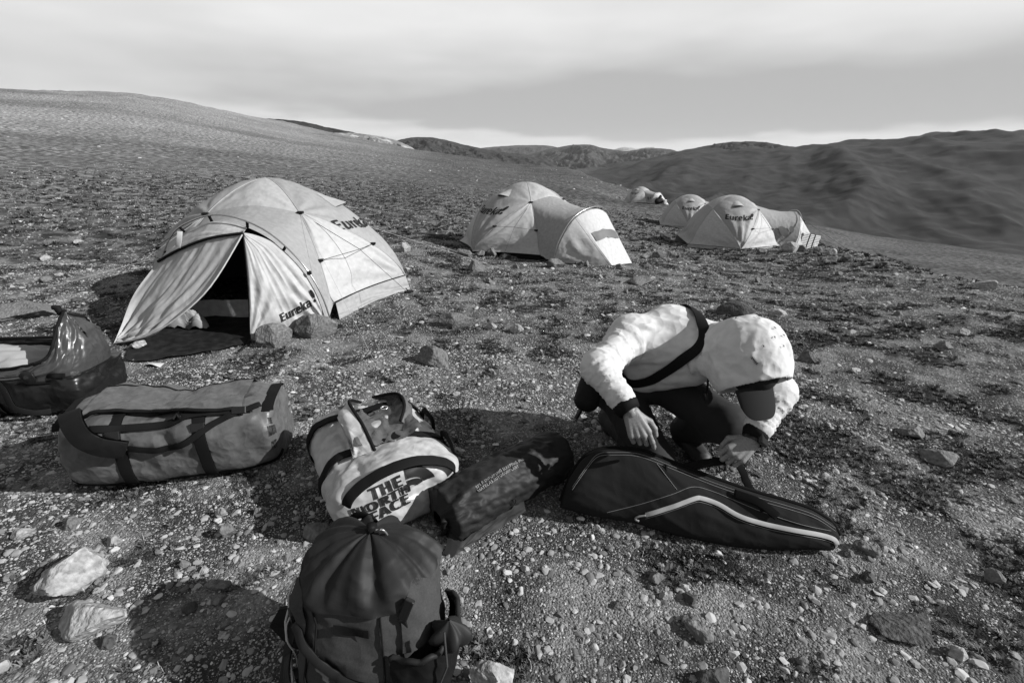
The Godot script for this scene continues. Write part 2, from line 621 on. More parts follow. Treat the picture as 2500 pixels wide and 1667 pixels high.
func on_dome(p: Vector3, w := 1.0) -> Vector3:
	# pushes a point out to the dome that the poles lie on
	var l := pow(pow(absf(p.x) / 1.25, 1.62) + pow(absf(p.y) / TH, 1.62) + pow(absf(p.z) / 1.2, 1.62), 1.0 / 1.62)
	return p.lerp(p / l, w) if l > 0.01 else p

func edge(a: Vector3, b: Vector3, bulge: float) -> Callable:
	return func(t: float) -> Vector3:
		var p := a.lerp(b, t)
		return on_dome(p, bulge * smoothstep(0.0, 0.12, p.y - 0.10)) if bulge > 0.0 else p

# A sheet of cloth between four edges: bottom(u), top(u), left(v), right(v).
func coons(bottom: Callable, top: Callable, left: Callable, right: Callable, wrinkle := 0.0, wave := 3.0, sag := 0.0, sd := 0.0) -> Callable:
	var p00: Vector3 = bottom.call(0.0)
	var p10: Vector3 = bottom.call(1.0)
	var p01: Vector3 = top.call(0.0)
	var p11: Vector3 = top.call(1.0)
	var nrm := (p10 - p00 + p11 - p01).cross(p01 - p00 + p11 - p10).normalized()
	return func(u: float, v: float) -> Vector3:
		var p: Vector3 = bottom.call(u) * (1 - v) + top.call(u) * v + left.call(v) * (1 - u) + right.call(v) * u
		p -= p00 * (1 - u) * (1 - v) + p10 * u * (1 - v) + p01 * (1 - u) * v + p11 * u * v
		var inn := maxf(0.0, 16.0 * u * (1 - u) * v * (1 - v))
		var soft_in := sqrt(inn)
		p -= nrm * sag * soft_in
		if wrinkle > 0.0:
			# creases pull out of the corners
			var fan := sin(atan2(v, u + 0.02) * wave * 4.0 + sd) * exp(-3.0 * (u * u + v * v)) + sin(atan2(v, 1.02 - u) * wave * 4.3 + sd * 2.0) * exp(-3.0 * ((1 - u) * (1 - u) + v * v))
			p += nrm * wrinkle * minf(soft_in * 2.0, 1.0) * (fan * 0.9 + 0.8 * fine.get_noise_2d(u * wave * 0.7 + v * 0.8 + sd * 7.0, v * wave * 0.22) + 0.45 * ridged.get_noise_2d(u * wave * 0.8 + v * 0.9 + sd, v * 0.5))
		return p

func cloth(parent: Node, called: String, m: Material, f: Callable, n := 18) -> MeshInstance3D:
	return put(soft(Sh.new().grid(n, n, f)), called, m, parent)

func rope(parent: Node, called: String, pts: Array, r: float, m: Material) -> MeshInstance3D:
	return put(soft(Sh.new().tube(pts, r, 6)), called, m, parent)

func polyline(pts: Array) -> Callable:
	var s := spline(pts, 40)
	return func(t: float) -> Vector3:
		var k := clampf(t, 0.0, 1.0) * 40.0
		var i := mini(int(k), 39)
		return s[i].lerp(s[i + 1], k - i)

func straight(a: Vector3, b: Vector3) -> Callable:
	return func(t: float) -> Vector3: return a.lerp(b, t)

# The canopy: ten panels between crossing poles. side: which flank carries the word and the vent (both do).
func dome(t: Node3D, n: int, wr: float, skirt: String, hem := 0.12) -> Dictionary:
	var nodes := {}
	for s in [-1.0, 1.0]:
		var w := "l" if s < 0.0 else "r"
		nodes["f" + w] = Vector3(0.71 * s, hem, 0.97)
		nodes["k" + w] = Vector3(1.22 * s, hem, 0.0)
		nodes["r" + w] = Vector3(0.71 * s, hem, -0.97)
		nodes["bf" + w] = on_dome(Vector3(0.41 * s, 0.80 * TH, 0.50))
		nodes["br" + w] = on_dome(Vector3(0.41 * s, 0.80 * TH, -0.50))
	var top := Vector3(0, TH, 0)
	var sides := {}
	for w in ["l", "r"]:
		var flip: bool = w == "l"
		for e in ["f", "r"]:
			var a: Vector3 = nodes[e + w]
			var k: Vector3 = nodes["k" + w]
			var b: Vector3 = nodes["b" + e + w]
			var mid := (a + k) * 0.5
			var low := func(u: float) -> Vector3: return a.lerp(k, u) - Vector3(mid.x, 0, mid.z) * 0.05 * sin(PI * u)
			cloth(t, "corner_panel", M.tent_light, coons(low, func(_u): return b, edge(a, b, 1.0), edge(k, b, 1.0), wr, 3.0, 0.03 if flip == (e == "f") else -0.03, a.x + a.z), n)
			# hem of the panel and what hangs under it
			var hp := []
			for i in 13:
				hp.append(low.call(i / 12.0))
			rope(t, "hem", hp, 0.006, M.webbing)
			if skirt != "":
				var lowg := func(u: float) -> Vector3:
					var p: Vector3 = low.call(u)
					var g: float = ground_in(t, p.x, p.z)
					return Vector3(p.x * 1.03, g + 0.004, p.z * 1.03) if skirt == "light" else Vector3(p.x * 0.94, g, p.z * 0.94)
				cloth(t, "skirt", M.tent_skirt if skirt == "light" else M.tent_floor, coons(lowg, low, straight(lowg.call(0.0), a), straight(lowg.call(1.0), k), 0.012, 5.0, 0.0, k.x), 14)
		# flank panel with its word and its vent
		var kk: Vector3 = nodes["k" + w]
		var bf: Vector3 = nodes["bf" + w]
		var br: Vector3 = nodes["br" + w]
		var f := coons(edge(kk, bf, 1.0), edge(br, top, 1.0), edge(kk, br, 1.0), edge(bf, top, 1.0), wr, 3.0, -0.035 if flip else 0.035, kk.x)
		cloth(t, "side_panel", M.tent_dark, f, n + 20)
		sides[w] = f
	for e in ["f", "r"]:
		var l: Vector3 = nodes["b" + e + "l"]
		var r: Vector3 = nodes["b" + e + "r"]
		cloth(t, "cap_panel", M.tent_cap, coons(edge(l, r, 0.8), func(_u): return top, edge(l, top, 1.0), edge(r, top, 1.0), wr * 0.6, 2.0, 0.0, l.z), n)
	var rl: Vector3 = nodes["rl"]
	var rr: Vector3 = nodes["rr"]
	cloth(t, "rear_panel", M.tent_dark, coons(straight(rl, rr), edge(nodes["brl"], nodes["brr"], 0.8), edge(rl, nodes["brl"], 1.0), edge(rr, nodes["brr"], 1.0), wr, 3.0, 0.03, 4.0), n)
	# taped seams over the poles
	for w in ["l", "r"]:
		for q in [["f" + w, "bf" + w], ["k" + w, "bf" + w], ["k" + w, "br" + w], ["r" + w, "br" + w]]:
			var e1 := edge(nodes[q[0]], nodes[q[1]], 1.0)
			var sp := []
			for i in 21:
				sp.append(e1.call(i / 20.0) * 1.001)
			rope(t, "seam", sp, 0.005, M.tent_skirt)
		for e in ["bf", "br"]:
			var e2 := edge(nodes[e + w], top, 1.0)
			var sp := []
			for i in 13:
				sp.append(e2.call(i / 12.0) * 1.001)
			rope(t, "seam", sp, 0.005, M.tent_skirt)
	nodes["top"] = top
	nodes["sides"] = sides
	return nodes

func ground_in(t: Node3D, x: float, z: float) -> float:   # height of the ground in a thing's own axes
	var p := t.transform * Vector3(x, 0, z)
	return ground(p.x, p.z) - t.position.y

func logo(t: Node3D, f: Callable, s0: float, height: float, reach: float, skew := 0.18, shift := 0.0) -> void:
	# reach: +1 when the reading direction runs towards the front edge
	var c: Vector3 = f.call(0.5, 0.5)
	var out := Vector3(c.x, 0.35, 0).normalized()
	var at := func(x: float, y: float) -> Vector3:
		var xx := (x + shift + y * skew) / 1.25 * reach
		var yy := y / 1.75
		return f.call(s0 + yy + xx, s0 + yy - xx) + out * 0.007
	var cap := height
	var o := lettering("Eureka", cap * 1.36, func(x: float, y: float) -> Vector3: return at.call(x - cap * 0.3, y), "lettering", M.print_dark, t, 0.1, 0.05)
	# the mark of exclamation: a balloon over a dot
	var s := Sh.new()
	for q in [[0.0, 0.30, 0.30, 0.40, 0.35], [0.0, -0.38, 0.15, 0.15, 0.0]]:
		var b := s.v.size()
		s.v.append(at.call(cap * (2.15 + q[0]), cap * q[1]))
		for k in 20:
			var a := TAU * k / 20
			var taper: float = 1.0 - q[4] * maxf(0.0, -sin(a))
			s.v.append(at.call(cap * (2.15 + q[0] + cos(a) * q[2] * taper), cap * (q[1] + sin(a) * q[3])))
		for k in 20:
			s.ix.append_array([b, b + 1 + k, b + 1 + (k + 1) % 20])
	put(soft(s), "mark", M.print_dark, o)

func vent(t: Node3D, f: Callable, s0: float) -> void:
	# a small hood off the cloth; a dark sheet paints in the opening's shade
	var c: Vector3 = f.call(0.5, 0.5)
	var out := Vector3(c.x, 0.25, 0).normalized()
	var base := func(x: float, y: float) -> Vector3: return f.call(s0 + y / 1.75 + x / 1.25, s0 + y / 1.75 - x / 1.25)
	var hood := func(u: float, v: float) -> Vector3:
		var x := (u - 0.5) * 0.30 * (1.0 - 0.7 * v)
		return base.call(x, 0.17 * v - 0.05 * (1 - v)) + out * (0.06 * sin(PI * u) * (1.0 - v) + 0.004)
	var o := cloth(t, "vent_hood", M.tent_cap, hood, 12)
	var dark := func(u: float, v: float) -> Vector3:
		var x := (u - 0.5) * 0.27
		return base.call(x, -0.055 + 0.11 * v * sin(PI * u)) + out * 0.010
	cloth(o, "vent_shade", M.tent_floor, dark, 10)

# The front edge of the canopy: up one pole, across the seam, down the other.
func front_line(f1: Vector3, b1: Vector3, b2: Vector3, f2: Vector3) -> Callable:
	var e1 := edge(f1, b1, 1.0)
	var e2 := edge(b1, b2, 0.8)
	var e3 := edge(b2, f2, 1.0)
	return func(u: float) -> Vector3:
		if u <= 0.36:
			return e1.call(u / 0.36)
		if u <= 0.64:
			return e2.call((u - 0.36) / 0.28)
		return e3.call((u - 0.64) / 0.36)

func closed_porch(t: Node3D, nd: Dictionary, tip: Vector2, n: int, band: bool, mark: bool) -> void:
	var g := func(x: float, z: float) -> Vector3: return Vector3(x, ground_in(t, x, z) + 0.01, z)
	var arch := polyline([g.call(-0.70, 1.22), Vector3(-0.64, 0.36, 1.30), Vector3(-0.42, 0.66, 1.36), Vector3(0, 0.78, 1.40), Vector3(0.42, 0.66, 1.36), Vector3(0.64, 0.36, 1.30), g.call(0.70, 1.22)])
	var fl: Vector3 = nd["fl"]
	var fr: Vector3 = nd["fr"]
	var face := front_line(fl, nd["bfl"], nd["bfr"], fr)
	cloth(t, "porch_roof", M.tent_dark, func(u: float, v: float) -> Vector3:
		var p: Vector3 = face.call(u).lerp(arch.call(u), v)
		p.y -= 0.05 * sin(PI * v) * sin(PI * u)
		return p + Vector3(0, 0.012 * fine.get_noise_2d(u * 9.0, v * 3.0) * minf(1.0, v * 4.0), 0), 25)
	# the front: a fan of cloth down to two pegs
	var foot := [g.call(-0.70, 1.22), g.call(tip.x - 0.24, tip.y - 0.04), g.call(tip.x + 0.24, tip.y), g.call(0.70, 1.22)]
	var down := func(u: float) -> Vector3:
		if u < 0.36:
			return foot[0].lerp(foot[1], u / 0.36)
		if u < 0.66:
			return foot[1].lerp(foot[2], (u - 0.36) / 0.30)
		return foot[2].lerp(foot[3], (u - 0.66) / 0.34)
	var fan := func(u: float, v: float) -> Vector3:
		var p: Vector3 = arch.call(u).lerp(down.call(u), v)
		var s := sin(PI * v)
		p += Vector3(-0.4, -0.3, 0.5) * (0.055 * ridged.get_noise_2d(u * 4.0 + 3.0, v * 0.8) * s + 0.012 * fine.get_noise_2d(u * 16.0, v * 5.0) * s)
		return p
	cloth(t, "porch_side", M.tent_light, func(u: float, v: float) -> Vector3: return fan.call(u * 0.36, v), n)
	cloth(t, "porch_front", M.tent_white, func(u: float, v: float) -> Vector3: return fan.call(0.36 + u * 0.30, v), n)
	cloth(t, "porch_side", M.tent_light, func(u: float, v: float) -> Vector3: return fan.call(0.66 + u * 0.34, v), n)
	if band:
		cloth(t, "window_flap", M.tent_band, func(u: float, v: float) -> Vector3: return fan.call(0.375 + u * 0.27, 0.36 + 0.15 * v) + Vector3(-0.004, 0.004, 0.008), 10)
	if mark:
		var s := Sh.new()
		for q in [[0.17, 0.42, 0.055, 0.17], [0.21, 0.72, 0.035, 0.075]]:
			var b := s.v.size()
			s.v.append(mark_at(face, arch, q[0], q[1]))
			for k in 18:
				var a := TAU * k / 18
				s.v.append(mark_at(face, arch, q[0] + cos(a) * q[2], q[1] + sin(a) * q[3]))
			for k in 18:
				s.ix.append_array([b, b + 1 + k, b + 1 + (k + 1) % 18])
		put(soft(s), "printed_mark", M.tent_band, t)
	# the pole stands a little proud of the cloth
	var pole := []
	for k in 25:
		var p: Vector3 = arch.call(k / 24.0)
		pole.append(p + Vector3(p.x * 0.06, 0.035 if p.y > 0.2 else 0.0, 0.01))
	rope(t, "porch_pole", pole, 0.006, M.pole)
	for s in [-1.0, 1.0]:
		rope(t, "guy_line", [Vector3(0.42 * s, 0.68, 1.37), g.call(0.75 * s, 2.35)], 0.0018, M.webbing)

func flank_lines(t: Node3D, nd: Dictionary) -> void:
	for w in ["l", "r"]:
		var s := -1.0 if w == "l" else 1.0
		var b: Vector3 = nd["bf" + w]
		var k: Vector3 = nd["k" + w]
		var f: Vector3 = nd["f" + w]
		var g1 := Vector3(s * 1.5, 0, 0.9)
		g1.y = ground_in(t, g1.x, g1.z)
		var mid := (on_dome(k.lerp(b, 0.5)) + on_dome(f.lerp(b, 0.5))) * 0.5 + Vector3(s * 0.16, 0.0, 0.10)
		rope(t, "guy_line", [b, mid], 0.0025, M.webbing)
		rope(t, "guy_line", [on_dome(k.lerp(b, 0.45)) + Vector3(s * 0.006, 0, 0), mid], 0.0025, M.webbing)
		rope(t, "guy_line", [on_dome(f.lerp(b, 0.45)) + Vector3(s * 0.006, 0, 0), mid], 0.0025, M.webbing)
		rope(t, "guy_line", [mid, g1], 0.0018, M.webbing)
		for q in [b, on_dome(k.lerp(b, 0.45)), on_dome(f.lerp(b, 0.45))]:
			put(hard(Sh.new().box(q + Vector3(s * 0.008, 0.004, 0.004), Vector3(0.05, 0.02, 0.05))), "toggle", M.webbing, t)

func build_tents() -> void:
	var folds := noise_tex(512, 0.007, 0.0, 1.0, 2, FastNoiseLite.TYPE_SIMPLEX_SMOOTH, 33)
	folds.noise.fractal_gain = 0.35
	folds.noise.fractal_type = FastNoiseLite.FRACTAL_RIDGED
	M["folds"] = folds
	var weave := noise_tex(512, 0.02, 0.86, 1.0, 4, FastNoiseLite.TYPE_SIMPLEX_SMOOTH, 31)
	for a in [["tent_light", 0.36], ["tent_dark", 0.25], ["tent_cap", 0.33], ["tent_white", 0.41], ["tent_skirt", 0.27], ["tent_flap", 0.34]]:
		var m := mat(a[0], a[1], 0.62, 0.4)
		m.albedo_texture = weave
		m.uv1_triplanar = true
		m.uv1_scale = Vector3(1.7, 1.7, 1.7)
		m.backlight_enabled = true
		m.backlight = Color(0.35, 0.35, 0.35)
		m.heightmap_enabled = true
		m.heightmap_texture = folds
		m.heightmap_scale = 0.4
	mat("tent_band", 0.06, 0.6)
	mat("inner_cloth", 0.10, 0.8, 0.3)
	mat("tent_floor", 0.012, 0.8, 0.2)
	mat("webbing", 0.012, 0.8, 0.2)
	mat("print_dark", 0.015, 0.7, 0.2)
	mat("print_grey", 0.11, 0.7)
	mat("cord", 0.3, 0.8)
	var pm := mat("pole", 0.35, 0.3)
	pm.metallic = 0.85
	near_tent()
	for a in [
		[Vector2(0.24, -8.47), 45.2, "dark", "second tent, side on with a pale porch front and dark window flap", 16, true, false, Vector2(0.0, 1.98)],
		[Vector2(4.95, -11.3), 82.0, "light", "third tent with an exclamation mark printed on its porch", 16, false, true, Vector2(0.0, 1.95)],
		[Vector2(6.35, -17.9), 76.0, "light", "fourth tent, half hidden behind the one with the printed porch", 14, false, false, Vector2(0.0, 2.1)],
		[Vector2(9.0, -35.2), 44.0, "dark", "farthest small tent at the edge of the valley", 12, false, true, Vector2(0.0, 2.1)],
	]:
		var at := Vector3(a[0].x, ground(a[0].x, a[0].y), a[0].y)
		var t := thing("dome_tent", a[3], "tent", at, deg_to_rad(a[1]), "dome tents of the camp")
		var nd := dome(t, a[4], 0.016, a[2])
		for w in ["l", "r"]:
			logo(t, nd.sides[w], 0.37, 0.135, 1.0 if w == "l" else -1.0)
			vent(t, nd.sides[w], 0.58)
		closed_porch(t, nd, a[7], a[4], a[5], a[6])
		flank_lines(t, nd)

func mark_at(face: Callable, arch: Callable, u: float, v: float) -> Vector3:
	var p: Vector3 = face.call(u).lerp(arch.call(u), v)
	p.y -= 0.05 * sin(PI * v) * sin(PI * u)
	return p + Vector3(-0.02, 0.012, 0.006)

# The tent in front, its porch unzipped and one flap pegged out.
func near_tent() -> void:
	var at := Vector3(-2.33, 0.0, -4.83)
	var t := thing("dome_tent", "nearest tent, its porch unzipped and one flap pegged out to the side", "tent", at, deg_to_rad(7.4), "dome tents of the camp")
	var inv := t.transform.affine_inverse()
	var L := func(x: float, y: float, z: float) -> Vector3: return inv * Vector3(x, y, z)
	var nd := dome(t, 26, 0.012, "light", 0.15)
	for w in ["l", "r"]:
		logo(t, nd.sides[w], 0.36, 0.12, 1.0 if w == "l" else -1.0, 0.18, -0.19)
	vent(t, nd.sides["r"], 0.52)
	flank_lines(t, nd)
	var G := func(x: float, z: float) -> Vector3: return inv * Vector3(x, ground(x, z) + 0.005, z)
	var pole_pts := [G.call(-1.47, -3.74), L.call(-1.52, 0.30, -3.72), L.call(-1.65, 0.56, -3.72), L.call(-1.92, 0.79, -3.78), L.call(-2.27, 0.885, -3.86), L.call(-2.58, 0.82, -3.94), L.call(-2.80, 0.69, -4.0), L.call(-3.03, 0.36, -4.06), G.call(-3.12, -4.1)]
	var arch := polyline(pole_pts)
	var pole := []
	for k in 41:
		pole.append(arch.call(k / 40.0))
	rope(t, "porch_pole", pole, 0.0065, M.pole)
	# the cloth edge hangs on clips a hand below the pole
	var mid: Vector3 = L.call(-2.28, 0.30, -3.85)
	var cloth_arch := func(u: float) -> Vector3:
		var p: Vector3 = arch.call(u)
		return mid + (p - mid) * Vector3(0.945, 0.915, 1.0) + Vector3(0, 0.0, -0.02)
	for u in [0.30, 0.42, 0.54, 0.68, 0.8]:
		var a: Vector3 = arch.call(u)
		var b: Vector3 = cloth_arch.call(u)
		put(soft(Sh.new().strap([a, a.lerp(b, 0.5), b], [Vector3(0, 0, 1)], 0.022, 0.006)), "clip", M.webbing, t)
	put(hard(Sh.new().box(arch.call(0.2), Vector3(0.03, 0.03, 0.03))), "pole_ferrule", M.webbing, t)
	var fl: Vector3 = nd["fl"]
	var fr: Vector3 = nd["fr"]
	var face := front_line(fr, nd["bfr"], nd["bfl"], fl)
	cloth(t, "porch_roof", M.tent_dark, func(u: float, v: float) -> Vector3:
		var p: Vector3 = face.call(u).lerp(cloth_arch.call(u), v)
		p.y -= 0.035 * sin(PI * v) * sin(PI * u)
		return p + Vector3(0, 0, 0.010 * fine.get_noise_2d(u * 7.0, v * 2.0) * minf(1.0, v * 4.0) + 0.008 * sin(u * 40.0) * v * (1 - v)), 50)
	var T: Vector3 = L.call(-2.01, 0.775, -3.665)
	var D: Vector3 = G.call(-1.965, -3.39)
	var foot: Vector3 = G.call(-1.53, -3.75)
	var zend: Vector3 = L.call(-2.80, 0.535, -3.80)
	var tip: Vector3 = G.call(-2.91, -3.29)
	# right half of the porch front, still hanging
	var ra := func(v: float) -> Vector3: return cloth_arch.call(lerpf(0.0, 0.40, v)).lerp(T, smoothstep(0.8, 1.0, v))
	var right := cloth(t, "porch_front", M.tent_light, coons(straight(D, foot), func(_u): return T, func(v: float) -> Vector3: return D.lerp(T, v) + Vector3(0.03, 0, 0.05) * sin(PI * v), ra, 0.017, 4.0, -0.03, 2.0), 70)
	var rf := coons(straight(D, foot), func(_u): return T, func(v: float) -> Vector3: return D.lerp(T, v) + Vector3(0.03, 0, 0.05) * sin(PI * v), ra, 0.017, 4.0, -0.03, 2.0)
	var o := lettering("Eureka", 0.088, func(x: float, y: float) -> Vector3: return rf.call(0.62 + x / 0.62 - y * 0.2, 0.20 + x * 0.28 + y / 0.86) + Vector3(0.003, 0.003, 0.008), "lettering", M.print_dark, right, 0.1, 0.03)
	var mk := Sh.new()
	for q in [[0.195, 0.075, 0.016, 0.034], [0.187, 0.022, 0.011, 0.011]]:
		var b := mk.v.size()
		for k in 15:
			var an := TAU * k / 14
			var x: float = q[0] + (cos(an) * q[2] if k else 0.0)
			var y: float = q[1] - 0.03 + (sin(an) * q[3] if k else 0.0)
			mk.v.append(rf.call(0.62 + x / 0.62 - y * 0.2, 0.20 + x * 0.28 + y / 0.86) + Vector3(0.003, 0.003, 0.008))
		for k in 14:
			mk.ix.append_array([b, b + 1 + k, b + 1 + (k + 1) % 14])
	put(soft(mk), "mark", M.print_dark, o)
	rope(right, "zip", [D, D.lerp(T, 0.5) + Vector3(0.03, 0, 0.05), T], 0.006, M.webbing)
	# upper left of the front, above the zip
	var zip := polyline([T, L.call(-2.28, 0.735, -3.68), L.call(-2.55, 0.645, -3.72), zend])
	cloth(t, "porch_front", M.tent_light, coons(zip, func(u: float) -> Vector3: return T.lerp(cloth_arch.call(0.42), minf(u * 5.0, 1.0)) if u < 0.2 else cloth_arch.call(lerpf(0.42, 0.80, (u - 0.2) / 0.8)), straight(T, T), straight(zend, cloth_arch.call(0.80)), 0.014, 4.0, 0.0, 6.0), 30)
	var zp := []
	for k in 21:
		zp.append(zip.call(k / 20.0) + Vector3(0, 0, 0.008))
	rope(t, "zip", zp, 0.011, M.webbing)
	put(soft(Sh.new().strap([zip.call(0.62) + Vector3(0, 0.12, 0.0), zip.call(0.64) + Vector3(0.01, 0.07, 0.03), zip.call(0.66) + Vector3(0, 0.02, 0.03)], [Vector3(0, 0, 1)], 0.04, 0.006)), "flap_tie", M.tent_white, t)
	# the side of the porch behind the flap
	cloth(t, "porch_side", M.tent_light, coons(straight(G.call(-3.02, -3.62), G.call(-3.08, -4.05)), straight(zend, cloth_arch.call(0.80)), straight(G.call(-3.02, -3.62), zend), func(v: float) -> Vector3: return cloth_arch.call(lerpf(0.985, 0.80, v)), 0.012, 3.0, 0.0, 8.0), 20)
	# the flap, stretched out to its peg
	var free := polyline([tip, L.call(-2.54, 0.14, -3.23), L.call(-2.20, 0.40, -3.37), T])
	var outer := polyline([tip, L.call(-2.93, 0.12, -3.42), L.call(-2.92, 0.32, -3.62), zend])
	var ff := coons(func(_u): return tip, zip, free, outer, 0.022, 4.6, -0.04, 3.0)
	cloth(t, "door_flap", M.tent_flap, func(u: float, v: float) -> Vector3:
		var p: Vector3 = ff.call(u, v)
		var w := sin(PI * u) * sin(PI * v)
		return p + Vector3(0.3, 0.4, 0.86) * w * (0.016 * ridged.get_noise_2d(u * 1.9 + v * 0.7, v * 0.9) + 0.014 * ridged.get_noise_2d(u * 4.0 + v * 2.2 + 3.0, v * 1.6 - u * 0.8)), 60)
	var fe := []
	for k in 21:
		fe.append(free.call(k / 20.0))
	rope(t, "flap_edge", fe, 0.006, M.tent_light)
	# inner tent seen through the doorway: a light tub wall and dark netting over it
	cloth(t, "tub_wall", M.tent_white, func(u: float, v: float) -> Vector3: return Vector3(lerpf(-0.64, 0.64, u), lerpf(0.0, 0.20, v) + 0.008 * fine.get_noise_2d(u * 6.0, v), 0.95 + 0.01 * sin(u * 17.0)), 14)
# the inner tent closes all round but for its door
	var inner := func(a: float, h: float) -> Vector3: return on_dome(Vector3(sin(a) * 1.15 * (1.0 - h), 0.02 + TH * h, cos(a) * 1.1 * (1.0 - h)), 1.0) * Vector3(0.80, 0.93, 0.80)
	cloth(t, "inner_wall", M.inner_cloth, func(u: float, v: float) -> Vector3: return inner.call(lerpf(0.62, TAU - 0.62, u), v), 40)
	cloth(t, "inner_wall", M.inner_cloth, func(u: float, v: float) -> Vector3: return inner.call(lerpf(-0.62, 0.62, u), lerpf(0.52, 1.0, v)), 16)
	cloth(t, "inner_floor", M.inner_cloth, func(u: float, v: float) -> Vector3: return Vector3(sin(TAU * u) * 0.92 * v, 0.03, cos(TAU * u) * 0.84 * v), 24)
	# long lines to the pegs
	rope(t, "guy_line", [nd["bfl"], L.call(-3.05, 0.5, -3.95), G.call(-4.55, -3.62)], 0.0017, M.cord)
	rope(t, "guy_line", [cloth_arch.call(0.8), L.call(-3.05, 0.5, -3.95), G.call(-4.62, -3.74)], 0.0017, M.cord)
	rope(t, "guy_line", [on_dome(nd["kr"].lerp(nd["brr"], 0.6)), G.call(-0.12, -6.5)], 0.0017, M.cord)
	rope(t, "guy_line", [nd["bfr"], G.call(-0.95, -3.05)], 0.0012, M.cord)
	for q in [[-1.08, -4.82], [-1.45, -3.72]]:
		var p: Vector3 = G.call(q[0], q[1])
		rope(t, "peg", [p + Vector3(0.06, -0.03, 0.02), p + Vector3(-0.01, 0.05, 0)], 0.006, M.webbing)
		put(hard(Sh.new().box(p + Vector3(0.02, 0.012, 0.0), Vector3(0.09, 0.02, 0.035), Basis(Vector3.UP, 0.5))), "peg_strap", M.webbing, t)
	rope(t, "door_strap", [D + Vector3(0, 0.02, 0), D + Vector3(0.01, 0.005, 0.10), D + Vector3(0.0, 0.004, 0.22)], 0.010, M.webbing)
# ------------------------------------------------------------------ bags in front of the tents
func spow(a: float, e: float) -> float:
	return signf(a) * pow(absf(a), e)

# A stuffed bag lying along x, its base on y = 0. Gives the point at a lengthwise angle p and a round angle q.
func stuffed(length: float, hh: float, hd: float, e1: float, e2: float, dent: float, freq: float, sd: float, sag := 0.0) -> Callable:
	return func(p: float, q: float) -> Vector3:
		var x := length * 0.5 * spow(sin(p), e1)
		var r := pow(maxf(cos(p), 0.0), e1)
		var rn := pow(maxf(cos(p), 0.0), 0.6)
		var n := Vector3(pow(absf(sin(p)), 3.0) * signf(sin(p)), sin(q) * rn, cos(q) * rn)
		var b := Vector3(x, hh + hh * r * spow(sin(q), e2), hd * r * spow(cos(q), e2))
		var s := b + Vector3(sd, sd * 0.7, 0)
		var d := dent * (0.9 * fine.get_noise_3dv(s * freq) - 0.9 * maxf(0.0, ridged.get_noise_3dv(s * freq * 0.45) - 0.15)) * (0.3 + 0.7 * smoothstep(-0.7, 0.1, sin(q)))
		d -= sag * maxf(0.0, sin(q)) * (0.5 + 0.5 * cos(x / length * TAU)) * r
		b += n * d
		b.y = maxf(b.y, 0.0)
		return b

func at_x(x: float, length: float, e1: float) -> float:
	return asin(clampf(spow(2.0 * x / length, 1.0 / e1), -1.0, 1.0))

func lateral(f: Callable, p: float, q: float, off: float) -> Vector3:
	return f.call(p, q) + Vector3(0, sin(q), cos(q)) * off

# The whole skin of a stuffed bag: even steps along its length, then even rings over both ends.
func skin(f: Callable, nu: int, e1: float, top := 9.0) -> ArrayMesh:
	var ps := []
	for k in 71:
		ps.append(asin(spow(lerpf(-0.92, 0.92, k / 70.0), 1.0 / e1)))
	var r0 := pow(cos(ps[-1]), e1)
	var ends := []
	for k in 24:
		ends.append(acos(pow(r0 * (1.0 - (k + 1) / 24.0), 1.0 / e1)))
	for q in ends:
		ps.append(q)
		ps.push_front(-q)
	return soft(Sh.new().grid(nu, ps.size() - 1, func(u: float, v: float) -> Vector3:
		var p: Vector3 = f.call(ps[roundi(v * (ps.size() - 1))], TAU * u)
		p.y = minf(p.y, top)
		return p, true))

func band_on(f: Callable, x: float, length: float, e1: float, q0: float, q1: float, width: float, off := 0.004) -> ArrayMesh:
	var pts := []
	var ups := []
	var p := at_x(x, length, e1)
	for k in 25:
		var q := lerpf(q0, q1, k / 24.0)
		pts.append(lateral(f, p, q, off))
		ups.append(Vector3(0, sin(q), cos(q)))
	return soft(Sh.new().strap(pts, ups, width, 0.004))

func line_on(f: Callable, length: float, e1: float, xq: Array, off: float) -> Array:
	var pts := []
	var c := spline(xq, 36)
	for k in c:
		pts.append(lateral(f, at_x(k.x, length, e1), k.y, off))
	return pts

func ups_on(xq: Array) -> Array:
	var out := []
	for k in spline(xq, 36):
		out.append(Vector3(0, sin(k.y), cos(k.y)))
	return out

